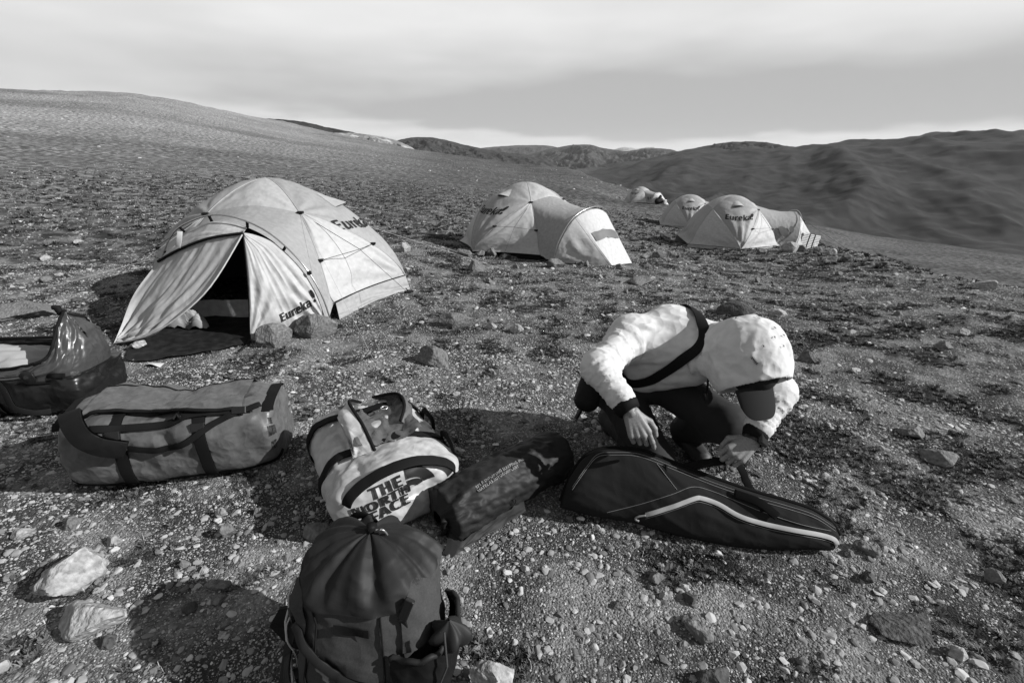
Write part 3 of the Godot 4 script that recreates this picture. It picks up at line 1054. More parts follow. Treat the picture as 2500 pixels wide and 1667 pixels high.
func build_bags() -> void:
	var m := mat("pvc_grey", 0.085, 0.36, 0.42)
	m.albedo_texture = noise_tex(512, 0.02, 0.8, 1.0, 4, FastNoiseLite.TYPE_SIMPLEX_SMOOTH, 41)
	m.uv1_triplanar = true
	m.uv1_scale = Vector3(3, 3, 3)
	m = mat("pvc_white", 0.42, 0.45, 0.5)
	m.albedo_texture = noise_tex(512, 0.015, 0.72, 1.0, 5, FastNoiseLite.TYPE_SIMPLEX_SMOOTH, 43)
	m.uv1_triplanar = true
	m.uv1_scale = Vector3(2.2, 2.2, 2.2)
	mat("pvc_black", 0.007, 0.34, 0.4)
	mat("pvc_dark", 0.032, 0.3, 0.5)
	mat("strap_black", 0.006, 0.75, 0.2)
	mat("nylon_dark", 0.012, 0.6, 0.3)
	mat("nylon_black", 0.006, 0.6, 0.22)
	m = mat("canvas_grey", 0.048, 0.9, 0.3)
	m.albedo_texture = noise_tex(512, 0.2, 0.7, 1.0, 3, FastNoiseLite.TYPE_VALUE, 45)
	m.uv1_triplanar = true
	m.uv1_scale = Vector3(5, 5, 5)
	mat("case_dark", 0.013, 0.85, 0.15)
	mat("case_black", 0.006, 0.85, 0.15)
	mat("zip_pale", 0.30, 0.8)
	mat("stitch", 0.15, 0.8)
	mat("ink", 0.012, 0.6, 0.3)
	mat("ink_white", 0.42, 0.6)
	mat("print_pale", 0.16, 0.7)
	mat("steel", 0.6, 0.25).metallic = 0.9
	mat("plastic_black", 0.008, 0.3, 0.4)
	mat("cloth_pale", 0.22, 0.85)
	for k in ["pvc_grey", "pvc_white", "nylon_dark", "nylon_black", "canvas_grey", "case_dark", "pvc_black", "pvc_dark"]:
		var cm: StandardMaterial3D = M[k]
		cm.uv1_triplanar = true
		if cm.albedo_texture == null:
			cm.uv1_scale = Vector3(2.6, 2.6, 2.6)
		cm.heightmap_enabled = true
		cm.heightmap_texture = M["folds"]
		cm.heightmap_scale = {"canvas_grey": 0.08, "case_dark": 0.2, "nylon_dark": 0.3, "nylon_black": 0.3}.get(k, 0.45)
	grey_duffel()
	white_duffel()
	pad_sack()
	backpack()
	rifle_case()
	black_bag()

func grey_duffel() -> void:
	var t := thing("duffel_bag", "shiny mid-grey duffel with black straps and a padded shoulder strap across it", "duffel bag", Vector3(-1.44, ground(-1.44, -1.87), -1.865), 0.215)
	var ln := 0.83
	var e := 0.28
	var f := stuffed(ln, 0.178, 0.205, e, 0.62, 0.048, 2.7, 3.0, 0.02)
	put(skin(f, 120, e), "body", M.pvc_grey, t)
	# dark welt round the foot
	var w := Sh.new()
	w.grid(60, 4, func(u: float, v: float) -> Vector3: return lateral(f, lerpf(-1.35, 1.35, u), lerpf(-0.95, -0.62, v), 0.003))
	put(soft(w), "base_panel", M.strap_black, t)
	for x in [-0.165, 0.135]:
		var o := put(band_on(f, x, ln, e, 2.3, -0.75, 0.048), "strap", M.strap_black, t)
		put(hard(Sh.new().box(lateral(f, at_x(x, ln, e), 0.42, 0.010), Vector3(0.05, 0.035, 0.014), Basis(Vector3.RIGHT, -0.3))), "buckle", M.plastic_black, o)
	# lid with a dark zip all along its edge
	var front := func(u: float) -> float: return 1.05 + 0.18 * sin(u * 5.0) - 0.15 * sin(PI * u)
	var lid := func(u: float, v: float) -> Vector3: return lateral(f, at_x(lerpf(-0.30, 0.29, u), ln, e), lerpf(front.call(u), 2.3, v), 0.012 + 0.022 * sin(PI * u) * (1.0 - v) + 0.008 * fine.get_noise_2d(u * 7.0, v * 4.0))
	var lo := cloth(t, "lid", M.pvc_grey, lid, 34)
	var ep := []
	for k in 41:
		ep.append(lid.call(k / 40.0, 0.0))
	rope(lo, "zip", ep, 0.008, M.strap_black)
	var bp := []
	for k in 41:
		bp.append(lid.call(k / 40.0, 0.62))
	rope(lo, "piping", bp, 0.005, M.strap_black)
	# carrying handle sewn flat, then the shoulder strap with its pad
	var hq := [Vector2(-0.24, 0.62), Vector2(-0.1, 0.58), Vector2(0.02, 0.60), Vector2(0.10, 0.78), Vector2(0.22, 0.80), Vector2(0.33, 0.86)]
	put(soft(Sh.new().strap(line_on(f, ln, e, hq, 0.010), ups_on(hq), 0.030, 0.005)), "handle", M.strap_black, t)
	var pq := [Vector2(-0.335, 1.15), Vector2(-0.31, 0.88), Vector2(-0.27, 0.55), Vector2(-0.21, 0.26), Vector2(-0.13, 0.10)]
	put(soft(Sh.new().strap(line_on(f, ln, e, pq, 0.022), ups_on(pq), 0.078, 0.016)), "shoulder_pad", M.nylon_black, t)
	var sq := [Vector2(-0.13, 0.10), Vector2(-0.02, 0.05), Vector2(0.10, 0.16), Vector2(0.20, 0.50), Vector2(0.28, 0.75), Vector2(0.36, 1.0)]
	var so := put(soft(Sh.new().strap(line_on(f, ln, e, sq, 0.014), ups_on(sq), 0.026, 0.004)), "shoulder_strap", M.strap_black, t)
	put(hard(Sh.new().box(lateral(f, at_x(0.285, ln, e), 0.78, 0.022), Vector3(0.055, 0.03, 0.02), Basis(Vector3.RIGHT, -0.6))), "buckle", M.plastic_black, so)
	for k in 2:
		put(soft(Sh.new().tube(line_on(f, ln, e, [Vector2(0.055 + 0.012 * k, 0.92), Vector2(0.058, 0.84), Vector2(0.045 + 0.03 * k, 0.70)], 0.022), 0.006, 8)), "zip_pull", M.plastic_black, lo)
	for x in [-0.395, 0.39]:
		put(band_on(f, x, ln, e, 2.2, 0.75, 0.05, 0.008), "end_handle", M.strap_black, t)
	for k in 3:
		lettering(["THE", "NORTH", "FACE"][k], 0.062, func(x: float, y: float) -> Vector3:
			var q := 0.13 + (y + 0.055 * (1 - k)) / 0.21
			return lateral(f, clampf(1.06 + x * 1.9, -1.5, 1.5), q, 0.004), "lettering", M.ink, t, 0.05, 0.012)

func white_duffel() -> void:
	var at := Vector3(-0.55, 0, -1.71)
	at.y = ground(at.x, at.z)
	var t := thing("duffel_bag", "half-open white duffel printed THE NORTH FACE with black straps", "duffel bag", at, deg_to_rad(31.0))
	# lies along its own z; x of the stuffed shape is turned there
	var turn := Basis(Vector3.UP, -PI / 2)   # shape x -> thing +z
	var ln := 0.64
	var e := 0.30
	var g := stuffed(ln, 0.155, 0.25, e, 0.80, 0.034, 3.4, 11.0, 0.035)
	var f := func(p: float, q: float) -> Vector3: return turn * g.call(p, q)
	put(skin(f, 220, e), "body", M.pvc_white, t)
	var lat := func(p: float, q: float, off: float) -> Vector3: return turn * (g.call(p, q) + Vector3(0.3 * sin(p), sin(q), cos(q)).normalized() * off)
	var near := func(x: float, y: float, off: float) -> Vector3:
		# a place on the end that faces the camera: x to the right, y up from the ground
		var a := x / 0.25
		var b := (y - 0.155) / 0.155
		var q := atan2(spow(b, 1.0 / 0.80), spow(-a, 1.0 / 0.80))
		var rr := minf(pow(pow(absf(a), 2.0 / 0.80) + pow(absf(b), 2.0 / 0.80), 0.40), 0.995)
		var p := acos(pow(rr, 1.0 / e))
		return turn * (g.call(p, q) + Vector3(1, 0.2, 0).normalized() * off)
	# THE NORTH FACE and the half dome
	for k in 3:
		lettering(["THE", "NORTH", "FACE"][k], 0.064, func(x: float, y: float) -> Vector3:
			var lx: float = x + [-0.026, -0.055, -0.038][k]
			var ly := 0.054 - 0.049 * k + y
			return near.call(-0.030 + lx * 0.985 - ly * 0.17, 0.196 + ly * 0.985 + lx * 0.17, 0.007), "lettering", M.ink, t, 0.12, 0.012)
	var dm := func(r0: float, r1: float) -> Sh:
		var s := Sh.new()
		s.grid(18, 4, func(u: float, v: float) -> Vector3:
			var an := lerpf(0.0, PI * 0.5, u)
			var r := lerpf(r0, r1, v)
			var lx := 0.050 + cos(an) * r
			var ly := -0.012 + sin(an) * r
			return near.call(-0.030 + lx * 0.985 - ly * 0.17, 0.196 + ly * 0.985 + lx * 0.17, 0.006))
		return s
	var o := put(soft(dm.call(0.062, 0.105)), "half_dome", M.ink, t)
	put(soft(dm.call(0.028, 0.056)), "half_dome_band", M.ink, o)
	t.scale = Vector3(1.0, 0.9, 1.0)
	# straps round the body
	for z in [0.06, -0.20]:
		var pts := []
		var ups := []
		var p := at_x(z, ln, e)
		for k in 41:
			var q := lerpf(-0.5, PI + 0.5, k / 40.0)
			pts.append(lat.call(p, q, 0.006))
			ups.append(turn * Vector3(0, sin(q), cos(q)))
		put(soft(Sh.new().strap(pts, ups, 0.05, 0.004)), "strap", M.strap_black, t)
	var hq := []
	var hu := []
	for k in 31:
		var q := lerpf(2.85, 0.35, k / 30.0)
		var pp := lerpf(1.02, 0.92, sin(k / 30.0 * PI))
		hq.append(lat.call(pp, q, 0.008 + 0.014 * sin(k / 30.0 * PI)))
		hu.append(turn * Vector3(0.5, sin(q), cos(q)))
	put(soft(Sh.new().strap(hq, hu, 0.045, 0.006)), "end_handle", M.strap_black, t)
	# side loops on the left flank
	for s in [0.12, -0.10]:
		var pts := []
		for k in 15:
			var a := PI * k / 14
			pts.append(lat.call(at_x(s + 0.06 * cos(a), ln, e), PI - 0.15 - 0.35 * sin(a), 0.01 + 0.035 * sin(a)))
		put(soft(Sh.new().strap(pts, [Vector3(-1, 0.2, 0)], 0.03, 0.006)), "side_handle", M.strap_black, t)
	# the unzipped mouth: a raised lip on the left, a dark lined lip on the right, grey lining between
	var lip := func(base: Array, tip: Array, called: String, m: Material, lean: Vector3) -> MeshInstance3D:
		var b := polyline(base)
		var u2 := polyline(tip)
		var ff := coons(b, u2, straight(base[0], tip[0]), straight(base[-1], tip[-1]), 0.012, 3.0, 0.0, lean.x * 9.0)
		var q := cloth(t, called, m, func(u: float, v: float) -> Vector3: return ff.call(u, v) + lean * sin(PI * u) * v * (1 - v), 26)
		var ed := []
		for k in 31:
			ed.append(u2.call(k / 30.0))
		rope(q, "zip", ed, 0.007, M.strap_black)
		return q
	lip.call([Vector3(-0.13, 0.280, 0.13), Vector3(-0.12, 0.300, 0.0), Vector3(-0.12, 0.300, -0.12), Vector3(-0.10, 0.280, -0.24)], [Vector3(-0.05, 0.295, 0.14), Vector3(-0.055, 0.345, 0.01), Vector3(-0.07, 0.395, -0.13), Vector3(0.0, 0.310, -0.25)], "mouth_lip", M.pvc_white, Vector3(-0.10, 0.05, 0))
	lip.call([Vector3(0.15, 0.260, 0.02), Vector3(0.17, 0.270, -0.08), Vector3(0.17, 0.260, -0.18), Vector3(0.12, 0.260, -0.26)], [Vector3(0.10, 0.310, 0.0), Vector3(0.15, 0.335, -0.09), Vector3(0.15, 0.345, -0.19), Vector3(0.06, 0.310, -0.27)], "mouth_lip", M.pvc_grey, Vector3(0.06, 0.03, 0))
	cloth(t, "lining", M.pvc_grey, func(u: float, v: float) -> Vector3: return Vector3(lerpf(-0.10, 0.16, u), 0.315 + 0.018 * fine.get_noise_2d(u * 5.0, v * 4.0) - 0.03 * sin(PI * u), lerpf(-0.26, 0.10, v)), 20)
	var gr := Sh.new()
	var ring := []
	for k in 17:
		var a := TAU * k / 16
		ring.append(Vector3(0.07 + 0.014 * cos(a), 0.325, -0.12 + 0.014 * sin(a)))
	gr.tube(ring, 0.003, 6, false)
	put(soft(gr), "eyelet", M.steel, t)

func pad_sack() -> void:
	var a := Vector3(-0.27, 0.0, -1.405)
	var b := Vector3(0.22, 0.0, -1.80)
	var d := (b - a).normalized()
	var t := thing("stuff_sack", "dark glossy stuff sack with a rolled sleeping pad inside", "stuff sack", Vector3(0, 0, 0), 0.0)
	t.position = Vector3(a.x, ground(a.x, a.z), a.z)
	var ln := (b - a).length()
	var side := d.cross(Vector3.UP)      # towards the camera
	var sec := func(u: float, q: float) -> Vector3:
		# flat wedge at the near end, a round roll at the far end
		var w := smoothstep(0.0, 0.5, u)
		var hy := lerpf(0.085, 0.105, w)
		var hz := lerpf(0.105, 0.105, w)
		var cl := 1.0
		if u > 0.93:
			cl = sqrt(maxf(0.0, 1.0 - pow((u - 0.93) / 0.07, 2.0)))
		if u < 0.04:
			cl = 0.25 + 0.75 * u / 0.04
		var ex := lerpf(0.8, 0.98, w)
		var p := d * (u * ln) + Vector3.UP * (hy + hy * cl * spow(sin(q), ex)) + side * hz * cl * spow(cos(q), ex)
		var cr := 0.016 * ridged.get_noise_2d(u * 3.0, q * 1.2) * (1.0 - 0.6 * w) + 0.008 * fine.get_noise_2d(u * 9.0, q * 2.0)
		return p + (Vector3.UP * sin(q) + side * cos(q)) * cr * cl
	put(soft(Sh.new().grid(90, 80, func(v: float, u: float) -> Vector3: return sec.call(u, TAU * v), true)), "sack", M.nylon_dark, t)
	# folded flap of cloth along the foot of the near end
	var fl := cloth(t, "closing_flap", M.nylon_dark, func(u: float, v: float) -> Vector3:
		var p: Vector3 = sec.call(0.02 + 0.5 * u, -0.55 - 0.3 * v)
		return p + side * (0.035 * v + 0.006) + Vector3(0, 0.006 - p.y * v * 0.8, 0) - d * 0.05 * (1 - u) * v, 20)
	var wp := []
	for k in 13:
		wp.append(sec.call(0.015, lerpf(0.6, -1.0, k / 12.0)) - d * (0.012 + 0.008 * sin(k * 2.1)))
	rope(fl, "roll_edge", wp, 0.009, M.nylon_black)
	for k in 2:
		lettering(["SELF-INFLATING SLEEPING PAD", "MATELAS AUTOGONFLANT"][k], 0.0155, func(x: float, y: float) -> Vector3: return sec.call(0.40 + (x - 0.02 * k) / ln, 1.05 + (0.016 * (0.5 - k) + y) / 0.105) + Vector3(0, 0.003, 0) + side * 0.002, "lettering", M.print_pale, t, 0.0, 0.02)
	var rg := []
	for k in 13:
		var an := TAU * k / 12
		rg.append(sec.call(0.42, -0.1) + side * 0.006 + d * 0.010 * cos(an) + Vector3.UP * 0.012 * sin(an))
	rope(t, "cord_loop", rg, 0.0018, M.strap_black)

func backpack() -> void:
	var t := thing("backpack", "dark grey backpack with a gathered black top and mesh side pocket", "backpack", Vector3(-0.375, ground(-0.375, -0.82), -0.82), deg_to_rad(-8.0))
	# the pack stands and leans away from the camera; h runs up it, q round it (q = 0 faces the camera)
	var spine := func(h: float) -> Vector3: return Vector3(0.01 * sin(h * 4.0), h * 0.412, -0.02 - 0.14 * h)
	var half := func(h: float) -> Vector2:
		var w := lerpf(0.155, 0.17, smoothstep(0.0, 0.4, h))
		var d := lerpf(0.115, 0.125, smoothstep(0.0, 0.4, h))
		if h > 0.70:
			var k := clampf((h - 0.70) / 0.30, 0.0, 1.0)
			w *= pow(maxf(0.0, 1.0 - pow(k, 2.6)), 0.62) * 0.95 + 0.05 * (1.0 - k)
			d *= pow(maxf(0.0, 1.0 - pow(k, 2.6)), 0.62) * 0.95 + 0.05 * (1.0 - k)
		return Vector2(w, d)
	var pt := func(h: float, q: float) -> Vector3:
		var s: Vector3 = spine.call(h)
		var r: Vector2 = half.call(h)
		var p := s + Vector3(r.x * spow(sin(q), 0.75), 0, r.y * spow(cos(q), 0.75))
		var n := Vector3(sin(q), 0.2, cos(q))
		if h > 0.76:   # pleats drawn together at the cord
			var k := (h - 0.76) / 0.24
			p += n * 0.014 * k * (1.25 - k) * 2.2 * (sin(q * 7.0 + 1.0 + sin(q * 2.0) * 2.4 + sin(q * 3.0 + 2.0)) + 0.6 * sin(q * 13.0 + 2.0 * sin(q * 4.0)))
		p += n * (0.012 * fine.get_noise_3dv(p * 7.0) + 0.006 * ridged.get_noise_3dv(p * 5.0))
		return p
	var lower := Sh.new().grid(100, 70, func(u: float, v: float) -> Vector3: return pt.call(v * 0.84, TAU * u), true)
	put(soft(lower), "main_body", M.canvas_grey, t)
	var seam := func(q: float) -> float: return 0.80 - 0.045 * cos(q) + 0.02 * sin(q)
	var upper := Sh.new().grid(140, 50, func(u: float, v: float) -> Vector3:
		var q := TAU * u
		var h := lerpf(seam.call(q), 1.0, v)
		return pt.call(h, q) + Vector3(sin(q), 0.3, cos(q)) * 0.007, true)
	put(soft(upper), "gathered_top", M.nylon_dark, t)
	# a grey yoke over the shoulder of the pack on the right, and a corner patch on the left
	put(soft(Sh.new().grid(20, 20, func(u: float, v: float) -> Vector3:
		var q := lerpf(0.62, 1.5, u)
		return pt.call(lerpf(0.56, 0.80 + 0.07 * sin(PI * u), v), q) + Vector3(sin(q), 0.1, cos(q)) * 0.009)), "yoke", M.canvas_grey, t)
	put(soft(Sh.new().grid(16, 16, func(u: float, v: float) -> Vector3:
		var q := lerpf(-1.35, -0.62, u)
		return pt.call(lerpf(0.60, 0.83 - 0.05 * u, v), q) + Vector3(sin(q), 0.1, cos(q)) * (0.009 + 0.012 * sin(PI * u) * sin(PI * v)))), "yoke", M.canvas_grey, t)
	# front pocket with its curved zip
	var pocket := func(u: float, v: float) -> Vector3:
		var q := lerpf(-0.95, 0.28, u)
		var top := 0.60 - 0.20 * u + 0.02 * sin(u * 6.0)
		return pt.call(lerpf(0.0, top, v), q) + Vector3(sin(q), 0.1, cos(q)) * (0.008 + 0.020 * sin(PI * u) * sin(PI * minf(v * 1.2, 1.0)))
	var po := put(soft(Sh.new().grid(30, 30, pocket)), "front_pocket", M.canvas_grey, t)
	var zp := []
	for k in 31:
		zp.append(pocket.call(k / 30.0, 1.0) + Vector3(0, 0.004, 0.006))
	put(soft(Sh.new().strap(zp, [Vector3(0, 0.5, 1)], 0.022, 0.006)), "zip", M.nylon_dark, po)
	var sp := []
	for k in 21:
		sp.append(pocket.call(0.35 + 0.02 * sin(k * 0.3), k / 20.0) + Vector3(0, 0, 0.003))
	rope(po, "seam", sp, 0.003, M.strap_black)
	# webbing across the front
	var cs := []
	for k in 31:
		var q := lerpf(-1.25, 0.75, k / 30.0)
		cs.append(pt.call(0.36 - 0.06 * sin(PI * k / 30.0), q) + Vector3(sin(q), 0, cos(q)) * 0.036)
	put(soft(Sh.new().strap(cs, [Vector3(0, 0.2, 1)], 0.024, 0.004)), "cross_strap", M.nylon_dark, t)
	# side pocket of black mesh, its mouth gathered, something stuffed in it
	var sidep := func(u: float, v: float) -> Vector3:
		var q := lerpf(0.42, 2.0, u)
		return pt.call(lerpf(0.0, 0.56 + 0.05 * sin(u * 3.0), v), q) + Vector3(sin(q), 0, cos(q)) * (0.012 + 0.055 * sin(PI * u) * (0.5 + 0.5 * v) + 0.008 * ridged.get_noise_2d(u * 3.0, v * 1.5))
	var so := put(soft(Sh.new().grid(36, 36, sidep)), "side_pocket", M.nylon_black, t)
	var mouth := []
	for k in 31:
		mouth.append(sidep.call(k / 30.0, 1.0) + Vector3(0, 0.004 * sin(k * 1.7), 0.0))
	rope(so, "pocket_hem", mouth, 0.007, M.nylon_dark)
	put(soft(Sh.new().grid(30, 24, func(u: float, v: float) -> Vector3:
		var q := TAU * u
		var c: Vector3 = pt.call(0.58, 1.25) + Vector3(0.055, 0.01, 0.02)
		var r := 0.045 * sin(PI * clampf(v, 0.02, 0.98)) * (1.0 + 0.22 * sin(q * 5.0 + v * 4.0))
		return c + Vector3(cos(q) * r, 0.09 * (v - 0.4), sin(q) * r * 0.8), true)), "stuffed_jacket", M.nylon_dark, so)
	# seams, side straps with their buckles, a label
	for q0 in [-0.42, 0.34]:
		var vs := []
		for k in 31:
			var h := k / 30.0 * 0.76
			vs.append(pt.call(h, q0 + 0.03 * sin(h * 6.0)) + Vector3(sin(q0), 0.05, cos(q0)) * 0.004)
		rope(t, "seam", vs, 0.0022, M.strap_black)
	for h in [0.66, 0.30]:
		var ss := []
		for k in 17:
			var q := lerpf(-2.0, -0.85, k / 16.0)
			ss.append(pt.call(h - 0.03 * k / 16.0, q) + Vector3(sin(q), 0, cos(q)) * 0.010)
		var so2 := put(soft(Sh.new().strap(ss, [Vector3(-0.7, 0.1, 0.7)], 0.020, 0.004)), "side_strap", M.strap_black, t)
		put(hard(Sh.new().box(ss[13] + Vector3(-0.004, 0, 0.008), Vector3(0.030, 0.026, 0.012), Basis(Vector3.UP, -0.8))), "buckle", M.plastic_black, so2)
	put(soft(Sh.new().grid(8, 6, func(u: float, v: float) -> Vector3:
		var q := lerpf(-0.16, 0.16, u)
		return pt.call(lerpf(0.655, 0.70, v), q) + Vector3(sin(q), 0.05, cos(q)) * 0.006)), "label_patch", M.nylon_black, t)
	# buckle, cords, grab loop, carabiner
	var bk: Vector3 = pt.call(0.78, 0.72) + Vector3(0.010, 0.008, 0.012)
	put(hard(Sh.new().box(bk, Vector3(0.022, 0.052, 0.014), Basis(Vector3(1, 0, 0), -0.3) * Basis(Vector3(0, 0, 1), -0.35))), "buckle", M.plastic_black, t)
	put(hard(Sh.new().box(bk + Vector3(-0.006, -0.040, 0.006), Vector3(0.018, 0.036, 0.012), Basis(Vector3(0, 0, 1), 0.25))), "buckle", M.plastic_black, t)
	var lc := []
	for k in 25:
		var h := lerpf(0.80, 0.02, k / 24.0)
		lc.append(pt.call(h, -1.25 + 0.06 * sin(k * 0.8)) + Vector3(-0.014 - 0.022 * sin(PI * k / 24.0), 0, 0.010))
	rope(t, "cord", lc, 0.0028, M.cord)
	var lc2 := []
	for k in 25:
		lc2.append(lc[k] + Vector3(0.014 + 0.008 * sin(k * 0.5), 0.0, 0.008))
	rope(t, "cord", lc2, 0.0022, M.cord)
	rope(so, "cord", [sidep.call(0.45, 1.0) + Vector3(0, 0.06, 0.02), sidep.call(0.42, 0.9) + Vector3(0.01, 0, 0.02), sidep.call(0.40, 0.6) + Vector3(0, 0, 0.014), sidep.call(0.25, 0.2) + Vector3(0, 0, 0.02)], 0.0025, M.canvas_grey)
	put(soft(Sh.new().strap([pt.call(0.5, -1.5), pt.call(0.44, -1.55) + Vector3(-0.07, 0.0, 0.0), pt.call(0.40, -1.6) + Vector3(-0.10, -0.02, 0), pt.call(0.33, -1.6) + Vector3(-0.06, -0.02, 0), pt.call(0.28, -1.6)], [Vector3(0, 0.3, 1)], 0.06, 0.012)), "hip_belt", M.nylon_black, t)
	put(soft(Sh.new().strap([pt.call(0.62, -1.3), pt.call(0.4, -1.32) + Vector3(-0.03, 0, 0.02), pt.call(0.1, -1.3) + Vector3(-0.045, 0, 0.03), pt.call(0.02, -1.3) + Vector3(-0.05, 0, 0.03)], [Vector3(0, 0.2, 1)], 0.022, 0.004)), "side_strap", M.nylon_dark, t)
	var topc: Vector3 = spine.call(1.0)
	var hl := []
	for k in 17:
		var a := PI * k / 16
		hl.append(topc + Vector3(-0.03 + 0.035 * cos(a) - 0.03, -0.055 + 0.034 * sin(a), -0.08))
	put(soft(Sh.new().strap(hl, [Vector3(0, 0, 1)], 0.022, 0.005)), "grab_loop", M.strap_black, t)
	var cb := []
	for k in 17:
		var a := TAU * k / 16
		cb.append(topc + Vector3(0.035 + 0.010 * cos(a), -0.01 + 0.030 * sin(a), 0.0 + 0.01 * sin(a)))
	rope(t, "carabiner", cb, 0.0028, M.steel)
	rope(t, "draw_cord", [topc + Vector3(0.03, -0.015, 0.01), topc + Vector3(-0.05, -0.012, 0.0), topc + Vector3(-0.10, -0.05, 0.0)], 0.002, M.cord)
	put(soft(Sh.new().tube([topc + Vector3(0, -0.04, 0), topc + Vector3(0.0, 0.0, 0.0), topc + Vector3(0.005, 0.02, 0)], [0.016, 0.010, 0.014], 10)), "cord_lock", M.nylon_black, t)

const CASE_TOP := [Vector2(-0.017, 0.03), Vector2(0.006, 0.117), Vector2(0.054, 0.199), Vector2(0.113, 0.239), Vector2(0.174, 0.252), Vector2(0.265, 0.256), Vector2(0.385, 0.225), Vector2(0.472, 0.2), Vector2(0.558, 0.177), Vector2(0.682, 0.15), Vector2(0.776, 0.134), Vector2(0.868, 0.114), Vector2(0.937, 0.078), Vector2(0.957, 0.037)]
const CASE_LOW := [Vector2(-0.017, 0.01), Vector2(0.1, -0.005), Vector2(0.263, -0.01), Vector2(0.393, -0.03), Vector2(0.478, -0.038), Vector2(0.614, -0.044), Vector2(0.747, -0.036), Vector2(0.851, -0.02), Vector2(0.934, -0.01), Vector2(0.957, 0.030)]

func along_outline(pts: Array, u: float) -> float:
	var k := 0
	while k < pts.size() - 2 and u > pts[k + 1].x:
		k += 1
	var t: float = clampf((u - pts[k].x) / (pts[k + 1].x - pts[k].x), 0.0, 1.0)
	return cub(pts[maxi(k - 1, 0)].y, pts[k].y, pts[k + 1].y, pts[mini(k + 2, pts.size() - 1)].y, t)

func rifle_case() -> void:
	var uu := Vector3(0.98058, 0, 0.19612)
	var vv := Vector3(0.11249, 0.81915, -0.56244)
	var nn := uu.cross(vv)
	var t := thing("rifle_case", "long dark soft rifle case with a pale curved zip strip", "rifle case", Vector3(0.20, ground(0.20, -1.50), -1.50))
	var f := func(u: float, q: float) -> Vector3:
		# q runs round the padded edge: 0 lower edge, half a turn upper edge, the front in between
		var x := lerpf(-0.017, 0.957, u)
		var lo := along_outline(CASE_LOW, x)
		var hi := along_outline(CASE_TOP, x)
		var v := (1.0 - cos(q)) * 0.5
		var fat := 0.062 * sqrt(maxf(0.0, 1.0 - pow(2.0 * u - 1.0, 8.0))) * (1.0 - 0.35 * u)
		var p := uu * x + vv * lerpf(lo, hi, v) + nn * (spow(sin(q), 0.7) * fat)
		p += nn * (0.012 * fine.get_noise_3d(x * 3.0, v * 1.0, 3.0) + 0.006 * ridged.get_noise_2d(x * 2.2 + v, v * 0.8)) * sin(q)
		p += Vector3(0, 0.035, 0.0)
		p.y = maxf(p.y, 0.002)
		return p
	put(soft(Sh.new().grid(72, 120, func(a: float, u: float) -> Vector3: return f.call(u, TAU * a), true)), "shell", M.case_dark, t)
	var face := func(x: float, v: float, off: float) -> Vector3:
		var u: float = (x + 0.017) / 0.974
		var lo := along_outline(CASE_LOW, x)
		var hi := along_outline(CASE_TOP, x)
		var k := clampf((v - lo) / maxf(hi - lo, 0.001), 0.02, 0.98)
		return f.call(u, acos(1.0 - 2.0 * k)) + nn * off
	var draw := func(pts: Array, off: float, n := 50) -> Array:
		var out := []
		for p in spline(pts, n):
			out.append(face.call(p.x, p.y, off))
		return out
	var zs := [Vector2(0.298, 0.028), Vector2(0.39, 0.070), Vector2(0.46, 0.105), Vector2(0.488, 0.11), Vector2(0.545, 0.097), Vector2(0.614, 0.066), Vector2(0.695, 0.050), Vector2(0.788, 0.042), Vector2(0.878, 0.037), Vector2(0.925, 0.028), Vector2(0.936, 0.012)]
	var zo := put(soft(Sh.new().strap(draw.call(zs, 0.004), [nn], 0.017, 0.004)), "zip_strip", M.zip_pale, t)
	put(soft(Sh.new().tube(draw.call([Vector2(0.298, 0.026), Vector2(0.27, 0.018), Vector2(0.262, 0.008), Vector2(0.275, 0.002)], 0.008, 12), 0.004, 6)), "zip_pull", M.stitch, zo)
	# rows of pale stitching
	var rows := [[Vector2(0.159, 0.018), Vector2(0.274, 0.062), Vector2(0.388, 0.113), Vector2(0.459, 0.146), Vector2(0.53, 0.138), Vector2(0.614, 0.113), Vector2(0.695, 0.089), Vector2(0.814, 0.064), Vector2(0.918, 0.054)], [Vector2(0.329, 0.215), Vector2(0.402, 0.129)]]
	for d in [0.014, 0.024]:
		var r := []
		for p in CASE_TOP.slice(1, 13):
			r.append(Vector2(p.x + (0.02 if p.x < 0.1 else 0.0), p.y - d - (0.01 if p.x < 0.06 else 0.0)))
		rows.append(r)
	var zl := []
	for p in zs:
		zl.append(p - Vector2(0, 0.014))
	rows.append(zl)
	for r in rows:
		put(soft(Sh.new().tube(draw.call(r, 0.0012, 60), 0.0009, 5)), "stitching", M.stitch, t)
	var ep := []
	for k in 61:
		ep.append(f.call(k / 60.0, PI) + vv * 0.004)
	rope(t, "edge_piping", ep, 0.009, M.case_black)
	# carrying handles: one pulled up by the hand
	put(soft(Sh.new().strap(spline([face.call(0.36, 0.20, 0.0), Vector3(0.43, 0.205, -0.035), Vector3(0.55, 0.235, -0.03), Vector3(0.62, 0.245, -0.02), Vector3(0.66, 0.21, -0.02), Vector3(0.69, 0.15, -0.02), face.call(0.70, 0.09, 0.004)], 30), [Vector3(-0.1, 0.6, 0.8)], 0.030, 0.005)), "handle", M.case_black, t)
	put(soft(Sh.new().strap(spline([face.call(0.60, 0.14, 0.006), face.call(0.68, 0.12, 0.012), face.call(0.74, 0.08, 0.006)], 12), [nn], 0.030, 0.004)), "handle_patch", M.case_black, t)

